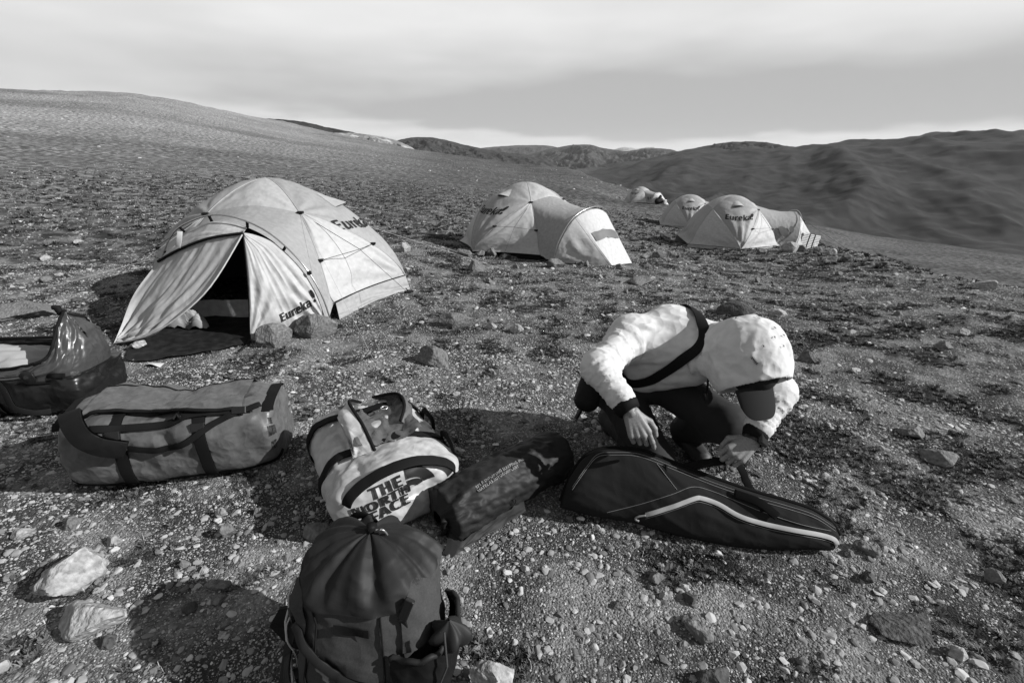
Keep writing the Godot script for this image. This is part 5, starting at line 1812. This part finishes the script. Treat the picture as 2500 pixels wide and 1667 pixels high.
# ------------------------------------------------------------------ smaller things round the camp
func build_camp_things() -> void:
	var tarp := mat("tarp", 0.020, 0.7, 0.3)
	tarp.albedo_texture = noise_tex(512, 0.015, 0.35, 1.0, 5, FastNoiseLite.TYPE_SIMPLEX_SMOOTH, 61)
	tarp.uv1_triplanar = true
	tarp.uv1_scale = Vector3(1.6, 1.6, 1.6)
	# groundsheet spread before the doorway of the nearest tent
	var o := put(null, "groundsheet", tarp)
	var outline := [Vector2(-2.72, -3.20), Vector2(-2.60, -3.00), Vector2(-2.42, -2.97), Vector2(-2.2, -3.10), Vector2(-1.97, -3.33), Vector2(-1.95, -3.85), Vector2(-2.6, -3.95), Vector2(-2.86, -3.6)]
	var c := Vector2(-2.33, -3.45)
	var ring := spline(outline + [outline[0]], 60)
	var sh := Sh.new()
	sh.grid(60, 24, func(u: float, v: float) -> Vector3:
		var k := u * 60.0
		var i := mini(int(k), 59)
		var q: Vector2 = c.lerp(ring[i].lerp(ring[i + 1], k - i), v)
		var w := 0.018 * maxf(0.0, ridged.get_noise_2d(q.x * 1.3 + q.y, q.y * 1.6)) + 0.010 * fine.get_noise_2d(q.x * 6.0, q.y * 6.0)
		return Vector3(q.x, ground(q.x, q.y) + 0.022 + w * minf(1.0, v * 3.0) - 0.010 * smoothstep(0.9, 1.0, v), q.y))
	o.mesh = soft(sh)
	tag(o, "dark dusty groundsheet spread in front of the nearest tent's doorway", "groundsheet")
	# crumpled pale cloth in the doorway
	var b := put(null, "cloth_bundle", M.cloth_pale)
	var base := Vector3(-2.55, ground(-2.55, -3.62) + 0.03, -3.62)
	b.position = base
	b.mesh = soft(Sh.new().grid(48, 30, func(u: float, v: float) -> Vector3:
		var a := TAU * u
		var r := (0.11 + 0.035 * sin(a * 3.0)) * sin(PI * 0.5 * v)
		return Vector3(cos(a) * r * 1.3, 0.10 * cos(PI * 0.5 * v) + 0.075 * ridged.get_noise_2d(cos(a) * r * 7.0, sin(a) * r * 9.0) * (1.0 - v * 0.5), sin(a) * r * 0.8), true))
	tag(b, "pale crumpled cloth lying in the nearest tent's doorway", "cloth")
	# scrap at the edge of the groundsheet
	var p := put(null, "paper_scrap", M.ink_white)
	p.position = Vector3(-2.36, ground(-2.36, -2.93) + 0.012, -2.93)
	p.mesh = soft(Sh.new().grid(8, 6, func(u: float, v: float) -> Vector3: return Vector3((u - 0.5) * 0.11, 0.012 * sin(u * 4.0) * v, (v - 0.5) * 0.05 + 0.01 * u)))
	tag(p, "white scrap of paper at the groundsheet's front edge", "paper")
	# the folding pad and the dark bag beside the third tent
	var pad := thing("folding_pad", "pale ribbed folding pad held by two dark bands beside the third tent", "sleeping pad", Vector3(6.45, ground(6.45, -10.75) + 0.15, -10.75), 0.35)
	pad.rotation.z = -0.18
	for k in 9:
		var y := 0.035 * (k - 4)
		put(hard(Sh.new().box(Vector3(0.012 * sin(k * 2.0), y, 0.0), Vector3(0.54, 0.026, 0.30))), "fold", M.ink_white, pad)
	for x in [-0.07, 0.09]:
		put(hard(Sh.new().box(Vector3(x, 0.0, 0.0), Vector3(0.022, 0.325, 0.315))), "band", M.webbing, pad)
	var g := thing("kit_bag", "dark lumpy kit bag leaning behind the third tent's porch", "bag", Vector3(6.45, ground(6.45, -11.2), -11.2), 0.2)
	var lump := Sh.new()
	enfold(lump, [[Vector3(-0.15, 0.18, 0), Vector3(0.12, 0.2, 0.02), 0.17, 0.16], [Vector3(-0.05, 0.32, 0.0), Vector3(0.10, 0.36, 0.0), 0.13, 0.10], [Vector3(0.14, 0.38, 0), Vector3(0.20, 0.50, 0), 0.06, 0.03]], 0.025, 0.05, [], func(q: Vector3) -> float: return 0.03 * ridged.get_noise_3dv(q * 3.0))
	put(soft(lump), "sack", M.nylon_dark, g)
	put(soft(Sh.new().strap([Vector3(-0.12, 0.36, 0.10), Vector3(0.0, 0.28, 0.20), Vector3(0.05, 0.10, 0.20)], [Vector3(0, 0.4, 1)], 0.05, 0.01)), "strap", M.strap_black, g)
	# kit at the farthest tent
	var j := thing("water_can", "small white can standing before the farthest tent", "can", Vector3(10.25, ground(10.25, -33.6), -33.6), 0.3)
	put(hard(Sh.new().box(Vector3(0, 0.17, 0), Vector3(0.26, 0.34, 0.2), Basis.IDENTITY, 0.25)), "can_body", M.tent_white, j)
	rope(j, "can_cap", [Vector3(0.06, 0.33, 0), Vector3(0.06, 0.40, 0)], 0.04, M.webbing)
	var db := put(null, "dark_sack", M.nylon_dark)
	db.position = Vector3(9.9, ground(9.9, -33.7), -33.7)
	var ds := Sh.new()
	enfold(ds, [[Vector3(-0.1, 0.2, 0), Vector3(0.12, 0.24, 0), 0.2, 0.17], [Vector3(0.02, 0.4, 0), Vector3(0.06, 0.52, 0), 0.12, 0.09]], 0.03, 0.05)
	db.mesh = soft(ds)
	tag(db, "dark sack beside the white can at the farthest tent", "sack")
# ------------------------------------------------------------------ stones
func ball(sub: int) -> Sh:
	var s := Sh.new()
	var t := (1.0 + sqrt(5.0)) / 2.0
	for p in [[-1, t, 0], [1, t, 0], [-1, -t, 0], [1, -t, 0], [0, -1, t], [0, 1, t], [0, -1, -t], [0, 1, -t], [t, 0, -1], [t, 0, 1], [-t, 0, -1], [-t, 0, 1]]:
		s.v.append(Vector3(p[0], p[1], p[2]).normalized())
	var f := [0, 11, 5, 0, 5, 1, 0, 1, 7, 0, 7, 10, 0, 10, 11, 1, 5, 9, 5, 11, 4, 11, 10, 2, 10, 7, 6, 7, 1, 8, 3, 9, 4, 3, 4, 2, 3, 2, 6, 3, 6, 8, 3, 8, 9, 4, 9, 5, 2, 4, 11, 6, 2, 10, 8, 6, 7, 9, 8, 1]
	for n in sub:
		var mid := {}
		var g := []
		for k in range(0, f.size(), 3):
			var m := []
			for e in 3:
				var a: int = f[k + e]
				var b: int = f[k + (e + 1) % 3]
				var key := Vector2i(mini(a, b), maxi(a, b))
				if not mid.has(key):
					mid[key] = s.v.size()
					s.v.append(((s.v[a] + s.v[b]) * 0.5).normalized())
				m.append(mid[key])
			g.append_array([f[k], m[0], m[2], f[k + 1], m[1], m[0], f[k + 2], m[2], m[1], m[0], m[1], m[2]])
		f = g
	for k in range(0, f.size(), 3):
		s.ix.append_array([f[k], f[k + 2], f[k + 1]])
	return s

# A broken and worn stone: a ball cut by planes, then roughened. Unit size, its base at -0.5.
func stone(sd: int, sub: int, cuts: int, rough: float) -> ArrayMesh:
	var r := RandomNumberGenerator.new()
	r.seed = sd
	var s := ball(sub)
	var planes := []
	for k in cuts:
		planes.append([Vector3(r.randf_range(-1, 1), r.randf_range(-0.8, 1), r.randf_range(-1, 1)).normalized(), r.randf_range(0.42, 0.80)])
	for k in s.v.size():
		var p := s.v[k]
		for q in planes:
			var d: float = p.dot(q[0])
			if d > q[1]:
				p -= q[0] * (d - q[1]) * 0.97
		var o := Vector3(sd * 3.1, sd * 1.7, 0)
		var a := fine.get_noise_3dv(p * 0.8 + o) * 0.16 + fine.get_noise_3dv(p * 2.6 + o) * rough
		if sub > 2:
			a += fine.get_noise_3dv(p * 7.0 + o) * rough * 0.4 + fine.get_noise_3dv(p * 16.0 + o) * rough * 0.18
		s.v[k] = p * (1.0 + a) * 0.5
	return soft(s)

var stones := []

func rock(mesh: Mesh, m: Material, x: float, z: float, size: Vector3, yaw: float, tilt: float, label: String, group := "", sink := 0.28) -> void:
	var o := put(mesh, "stone", m)
	o.basis = Basis.from_euler(Vector3(tilt, yaw, tilt * 0.6)) * Basis.from_scale(size)
	o.position = Vector3(x, ground(x, z) + size.y * (0.5 - sink), z)
	tag(o, label, "stone", group)

func build_rocks() -> void:
	for k in 9:
		stones.append(stone(k + 1, 4, [8, 14, 11, 4, 16, 12, 9, 15, 10][k], [0.05, 0.08, 0.06, 0.04, 0.09, 0.07, 0.05, 0.08, 0.06][k]))
	for a in [["pale", 0.40], ["mid", 0.20], ["dark", 0.095]]:
		var m := mat("stone_" + a[0], a[1], 0.95, 0.3)
		m.albedo_texture = noise_tex(512, 0.025, 0.5, 1.0, 6, FastNoiseLite.TYPE_SIMPLEX_SMOOTH, 21)
		bump(m, 0.03, 4.0, 0.7, 6)
		m.uv1_triplanar = false
		m.uv1_triplanar = true
		m.uv1_world_triplanar = true
		m.uv1_scale = Vector3(3.1, 3.1, 3.1)
	var k := 0
	for a in ROCKS:
		k += 1
		var w: float = a[2] * 1.22
		var yaw := rng.randf_range(-0.5, 0.5)
		var shape: int = [1, 3, 4, 5, 0, 8, 2, 6, 7][k % 9]
		if a[5].begins_with("large pale"):
			shape = 1
			yaw = 0.35
		elif a[5].begins_with("pale oval") or a[5].begins_with("round flat") or "rounded" in a[5]:
			shape = 3
		rock(stones[shape], M["stone_" + a[4]], a[0], a[1], Vector3(w, w * a[3] * 1.25, w * rng.randf_range(0.62, 0.9)), yaw, rng.randf_range(-0.18, 0.18), a[5])
	var kinds := [["pale", "small pale stone lying loose on the gravel", "small pale stones"], ["mid", "small mid grey stone lying loose on the gravel", "small grey stones"], ["dark", "small dark stone lying loose on the gravel", "small dark stones"]]
	var n := 0
	while n < 216:
		var r := 1.15 + 9.0 * pow(rng.randf(), 1.7)
		var az := rng.randf_range(-0.95, 0.85)
		var x := sin(az) * r
		var z := -cos(az) * r
		if not clear(x, z) or rng.randf() < 0.6 * moss(x, z):
			continue
		var q: Array = kinds[[0, 1, 1, 1, 2, 0][rng.randi() % 6]]
		var w := (0.016 + 0.030 * pow(rng.randf(), 2.0)) * (0.7 + 0.34 * r)
		rock(stones[rng.randi() % 9], M["stone_" + q[0]], x, z, Vector3(w, w * rng.randf_range(0.45, 0.75), w * rng.randf_range(0.6, 1.0)), rng.randf() * TAU, rng.randf_range(-0.2, 0.2), q[1], q[2])
		n += 1

# Whether a spot is free of bags, tents and the person.
func clear(x: float, z: float) -> bool:
	for b in [[-2.5, -2.35, 0.75], [-1.42, -1.95, 0.5], [-1.1, -1.95, 0.4], [-1.75, -1.85, 0.3], [-0.55, -1.75, 0.38], [-0.02, -1.6, 0.3], [-0.4, -1.05, 0.4], [0.45, -1.55, 0.33], [0.85, -1.45, 0.33], [0.65, -1.95, 0.45], [-2.35, -4.4, 1.5], [-2.4, -3.3, 0.65], [0.3, -8.4, 1.5], [1.2, -7.5, 0.7]]:
		if Vector2(x - b[0], z - b[1]).length() < b[2]:
			return false
	return true

const ROCKS := [
	[-1.44, -1.22, 0.235, 0.42, "pale", "large pale angular stone at the lower left, taller of two lying together"],
	[-1.24, -1.04, 0.164, 0.40, "pale", "pale oval banded stone just below the large angular one at lower left"],
	[-0.05, -0.87, 0.119, 0.62, "pale", "rough pale rock at the bottom edge beside the backpack"],
	[-0.71, -1.41, 0.091, 0.60, "mid", "rounded grey stone at the front corner of the white duffel"],
	[-4.03, -3.83, 0.425, 0.30, "mid", "wide flat grey boulder on the heath behind the open black bag"],
	[-3.90, -3.84, 0.143, 0.40, "pale", "small pale stone leaning on the wide flat boulder"],
	[-1.76, -3.36, 0.22, 0.66, "mid", "upright rounded stone holding down the tent flap beside the doorway"],
	[-1.53, -3.56, 0.27, 0.58, "mid", "big rounded stone holding down the vestibule near the pole foot"],
	[-2.65, -3.21, 0.152, 0.40, "pale", "pale flat stone lying on the dark groundsheet by the flap tip"],
	[-0.47, -3.80, 0.238, 0.42, "mid", "round flat disc-like stone in the open between the tents"],
	[-0.51, -3.01, 0.250, 0.45, "mid", "squarish grey stone in the gravel above the white duffel"],
	[-0.16, -3.70, 0.086, 0.60, "pale", "small pale pointed stone on the gravel straight before the second tent"],
	[0.05, -3.64, 0.111, 0.55, "pale", "pale wedge of stone in the open gravel above the person's elbow"],
	[-1.60, -7.20, 0.165, 0.80, "pale", "small whitish stone behind the corner of the nearest tent"],
	[-0.48, -6.19, 0.234, 0.62, "mid", "tilted slab of stone at the end of the white guy line"],
	[-0.73, -7.22, 0.209, 0.55, "mid", "stone at the far left end of the row under the second tent"],
	[-0.49, -7.42, 0.214, 0.50, "mid", "low stone under the hem of the second tent beside its corner strap"],
	[-0.32, -7.58, 0.258, 0.50, "mid", "broad stone under the middle of the second tent's hem"],
	[-0.11, -7.43, 0.164, 0.40, "dark", "small dark stone between the broad stones under the second tent"],
	[0.08, -7.57, 0.296, 0.62, "mid", "large tilted stone under the second tent's hem"],
	[0.33, -7.67, 0.261, 0.75, "mid", "tall stone propped under the hem corner of the second tent"],
	[0.56, -7.50, 0.217, 0.40, "dark", "dark flat stone at the vestibule foot of the second tent"],
	[0.59, -6.78, 0.267, 0.44, "mid", "flat stone lying loose in front of the second tent"],
	[0.81, -7.20, 0.147, 0.60, "mid", "first small stone along the second tent's vestibule hem"],
	[0.92, -7.11, 0.146, 0.60, "mid", "second small stone along the second tent's vestibule hem"],
	[1.03, -7.08, 0.157, 0.60, "mid", "third small stone along the second tent's vestibule hem"],
	[1.07, -6.88, 0.118, 0.70, "mid", "pointed stone in front of the vestibule hem stones"],
	[1.36, -7.10, 0.255, 0.55, "mid", "large stone at the tip of the second tent's pale vestibule"],
	[1.50, -7.47, 0.153, 0.70, "mid", "stone stacked behind the large one at the pale vestibule tip"],
	[1.52, -6.74, 0.116, 0.60, "mid", "small blocky stone in front of the pale vestibule tip"],
	[1.77, -7.46, 0.165, 0.50, "mid", "stone just beyond the pale vestibule tip"],
	[2.18, -8.01, 0.205, 0.40, "mid", "low flat stone between the second and third tents"],
	[2.58, -8.44, 0.201, 0.50, "mid", "rounded stone standing alone between the second and third tents"],
	[3.96, -12.59, 0.275, 0.60, "dark", "dark stone at the far corner of the third tent"],
	[4.39, -11.49, 0.232, 0.75, "dark", "dark stone against the hem of the third tent"],
	[4.48, -10.57, 0.196, 0.55, "mid", "stone under the near hem of the third tent"],
	[5.01, -9.65, 0.213, 0.40, "mid", "flat stone at the near corner of the third tent"],
	[5.60, -9.72, 0.296, 0.62, "pale", "pale rounded stone at the third tent's vestibule"],
	[6.01, -10.03, 0.204, 0.60, "mid", "brownish stone at the tip of the third tent's vestibule"],
	[6.03, -9.54, 0.162, 0.80, "mid", "upright stone below the striped folding pad"],
	[6.11, -9.19, 0.172, 0.75, "pale", "rounded pale stone to the side of the striped folding pad"],
	[6.00, -8.59, 0.161, 0.45, "mid", "low stone beyond the rounded pale one near the striped pad"],
	[4.25, -16.11, 0.214, 0.70, "mid", "stone at the left corner of the fourth tent"],
	[3.17, -3.32, 0.145, 0.55, "mid", "blocky stone alone on the slope at the right"],
	[2.02, -2.12, 0.166, 0.28, "mid", "wide flat stone sunk in the gravel at the right"],
	[1.97, -1.88, 0.132, 0.40, "mid", "rounded buried stone below the wide flat one at the right"],
	[2.05, -3.07, 0.107, 0.70, "mid", "upright stone just to the right of the white hood"],
	[2.48, -4.32, 0.169, 0.42, "pale", "pale stone above the white hood"],
	[2.12, -4.33, 0.323, 0.34, "dark", "broad dark flat stone behind the person's back"],
	[1.54, -5.78, 0.331, 0.30, "mid", "low broad stone in the gravel below the third tent"],
	[5.42, -5.39, 0.263, 0.42, "pale", "pale stone on the brow of the slope at the right edge"],
	[1.25, -1.33, 0.067, 0.50, "mid", "stone a hand beyond the narrow end of the dark case"],
	[1.18, -1.32, 0.043, 0.50, "mid", "small stone touching the narrow end of the dark case"],
	[1.17, -1.21, 0.067, 0.40, "dark", "dark smooth stone below the narrow end of the dark case"],
	[1.17, -1.04, 0.171, 0.09, "dark", "large dark slab lying flush with the ground at the lower right"],
	[1.25, -0.95, 0.050, 0.60, "pale", "pale lump of stone at the lower right corner"],
	[1.59, -1.21, 0.054, 0.70, "mid", "stone with a bright top near the right edge"],
	[0.54, -0.88, 0.082, 0.50, "dark", "dark rounded stone cut by the bottom edge"],
	[0.47, -1.21, 0.057, 0.50, "mid", "squared stone in the gravel under the middle of the dark case"],
	[0.56, -1.13, 0.057, 0.45, "dark", "dark flat stone among the pebbles under the dark case"],
	[0.54, -1.02, 0.079, 0.50, "mid", "wedge-shaped stone below the dark case"],
	[0.48, -1.14, 0.034, 0.70, "pale", "pale knobbly stone beside the dark flat one"],
	[-1.38, -0.91, 0.051, 0.50, "pale", "pale stone cut by the left edge at the bottom"],
	[-1.80, -1.41, 0.060, 0.50, "pale", "pale stone below the black bag near the left edge"],
	[-1.65, -1.45, 0.068, 0.50, "mid", "flat oval stone below the grey duffel"],
	[-1.43, -1.37, 0.062, 0.45, "pale", "pale pointed stone above the big angular one"],
	[-1.13, -1.52, 0.042, 0.80, "pale", "small pale square stone in front of the grey duffel's end"],
	[-1.05, -1.42, 0.061, 0.80, "mid", "knobbly stone in the backpack's shadow"],
	[-1.12, -1.27, 0.045, 0.60, "mid", "squarish stone at the edge of the backpack's shadow"],
	[-0.95, -1.18, 0.064, 0.45, "mid", "oblong stone in the middle of the backpack's shadow"],
	[-0.92, -1.13, 0.059, 0.50, "mid", "flat stone just below the oblong one in shadow"],
	[-0.99, -1.10, 0.056, 0.55, "dark", "dark stone at the lower part of the backpack's shadow"],
	[0.37, -2.25, 0.052, 0.50, "pale", "small pale stone below the hanging pouch"],
	[-1.15, -0.98, 0.052, 0.40, "dark", "low dark stone beside the banded oval one"],
]

# ------------------------------------------------------------------ gravel, moss and dry stems: past counting
func scatter(called: String, label: String, meshes: Array, m: Material, places: Array) -> void:
	var all := Node3D.new()
	all.name = numbered(called)
	all.set_meta("kind", "stuff")
	all.set_meta("label", label)
	all.set_meta("category", called.replace("_", " "))
	add_child(all)
	for k in meshes.size():
		var own := []
		for i in range(k, places.size(), meshes.size()):
			own.append(places[i])
		if own.is_empty():
			continue
		var mm := MultiMesh.new()
		mm.transform_format = MultiMesh.TRANSFORM_3D
		mm.use_colors = true
		mm.mesh = meshes[k]
		mm.instance_count = own.size()
		for i in own.size():
			mm.set_instance_transform(i, own[i][0])
			mm.set_instance_color(i, own[i][1])
		var o := MultiMeshInstance3D.new()
		o.name = called + "_spread"
		o.multimesh = mm
		o.material_override = m
		o.set_meta("kind", "stuff")
		all.add_child(o, true)

func small_stone(sd: int, sub: int) -> ArrayMesh:
	var m := stone(sd, sub, 9, 0.12)
	var a := m.surface_get_arrays(0)
	var h := Sh.new()
	h.v = a[Mesh.ARRAY_VERTEX]
	h.ix = a[Mesh.ARRAY_INDEX]
	return hard(h)

func tuft(sd: int, blades: int, lean: float, wide: float, curl: float) -> ArrayMesh:
	var r := RandomNumberGenerator.new()
	r.seed = sd
	var s := Sh.new()
	for k in blades:
		var a := r.randf() * TAU
		var d := Vector3(cos(a), 0, sin(a))
		var root := d * r.randf() * 0.35
		var tip := root + d * lean * r.randf_range(0.4, 1.0) + Vector3(0, r.randf_range(0.35, 1.0), 0)
		var side := Vector3(-d.z, 0, d.x) * wide
		var mid := (root + tip) * 0.5 + Vector3(0, curl, 0) + side * r.randf_range(-2, 2)
		var b := s.v.size()
		s.v.append_array([root - side, root + side, mid - side * 0.8, mid + side * 0.8, tip])
		s.ix.append_array([b, b + 2, b + 1, b + 1, b + 2, b + 3, b + 2, b + 4, b + 3])
	return soft(s)

func spot(x: float, z: float, s: Vector3, lift: float) -> Transform3D:
	var b := Basis.from_euler(Vector3(rng.randf_range(-0.35, 0.35), rng.randf() * TAU, rng.randf_range(-0.35, 0.35))) * Basis.from_scale(s)
	return Transform3D(b, Vector3(x, ground(x, z) + s.y * lift, z))

func build_gravel() -> void:
	var places := []
	# [nearest, farthest, how many, smallest, largest]
	for b in [[0.75, 2.2, 90000, 0.003, 0.011], [0.75, 3.4, 16000, 0.008, 0.044], [2.2, 4.2, 110000, 0.005, 0.017], [4.2, 8.0, 120000, 0.009, 0.026], [3.4, 14.0, 9000, 0.025, 0.085], [8.0, 16.0, 100000, 0.014, 0.040], [16.0, 34.0, 60000, 0.025, 0.07], [34.0, 170.0, 3000, 0.10, 0.42]]:
		var n := 0
		while n < b[2]:
			var r: float = sqrt(lerpf(b[0] * b[0], b[1] * b[1], rng.randf()))
			var az := rng.randf_range(-1.05, 0.98)
			if r > 16.0:
				az = rng.randf_range(-0.92, 0.45)
			var x := sin(az) * r
			var z := -cos(az) * r
			n += 1
			var ms := moss(x, z)
			if rng.randf() < 0.90 * ms or (r > 16.0 and r < 34.0 and rng.randf() > smoothstep(34.0, 17.0, r)) or (r > 8.0 and az < -0.15 and rng.randf() < 0.35):
				continue
			var w: float = lerpf(b[3], b[4], pow(rng.randf(), 2.6))
			var q := rng.randf()
			var t := lerpf(0.14, 0.26, rng.randf())
			if q > 0.965:
				t = rng.randf_range(0.32, 0.42)
			elif q > 0.72:
				t = rng.randf_range(0.23, 0.33)
			elif q < 0.25:
				t = rng.randf_range(0.08, 0.13)
			places.append([spot(x, z, Vector3(w, w * rng.randf_range(0.25, 0.55), w * rng.randf_range(0.55, 1.0)), 0.06), Color(t, t, t)])
	var ms := []
	for k in 6:
		ms.append(small_stone(40 + k, 1))
	scatter("gravel", "loose pale and grey gravel strewn over the whole camp ground", ms, M.pebble, places)
	# low dark cushion plants
	places = []
	for b in [[0.8, 3.5, 26000, 0.010, 0.028], [3.5, 9.0, 34000, 0.018, 0.045], [9.0, 26.0, 40000, 0.04, 0.11]]:
		for k in b[2]:
			var r: float = sqrt(lerpf(b[0] * b[0], b[1] * b[1], rng.randf()))
			var az := rng.randf_range(-1.05, 0.98)
			var x := sin(az) * r
			var z := -cos(az) * r
			if rng.randf() > (moss(x, z) if r < 9.0 else (0.25 + 0.75 * moss(x * 0.6, z * 0.6)) * smoothstep(26.0, 12.0, r)):
				continue
			var w: float = lerpf(b[3], b[4], rng.randf())
			var t := rng.randf_range(0.04, 0.10)
			if rng.randf() > 0.9:
				t = rng.randf_range(0.12, 0.25)
			places.append([spot(x, z, Vector3(w, w * rng.randf_range(0.35, 0.8), w), -0.05), Color(t, t, t)])
	scatter("moss", "low dark moss and heath growing in patches between the stones", [tuft(1, 26, 0.8, 0.09, 0.12), tuft(2, 30, 0.9, 0.07, 0.2), tuft(3, 22, 0.7, 0.11, 0.05)], M.pebble, places)
	# pale dry stems
	places = []
	for k in 5200:
		var r := 0.8 + 4.5 * pow(rng.randf(), 1.3)
		var az := rng.randf_range(-1.05, 0.98)
		var x := sin(az) * r
		var z := -cos(az) * r
		if rng.randf() > 0.25 + 0.75 * moss(x, z):
			continue
		var w := rng.randf_range(0.008, 0.022) * (0.7 + 0.2 * r)
		var t := rng.randf_range(0.15, 0.42)
		places.append([spot(x, z, Vector3(w, w * 0.8, w), 0.0), Color(t, t, t)])
	scatter("dry_grass", "pale dry stems and curled grass blades scattered over the gravel", [tuft(11, 3, 1.2, 0.035, 0.3), tuft(12, 2, 1.5, 0.03, 0.1), tuft(13, 4, 0.8, 0.03, 0.4)], M.pebble, places)
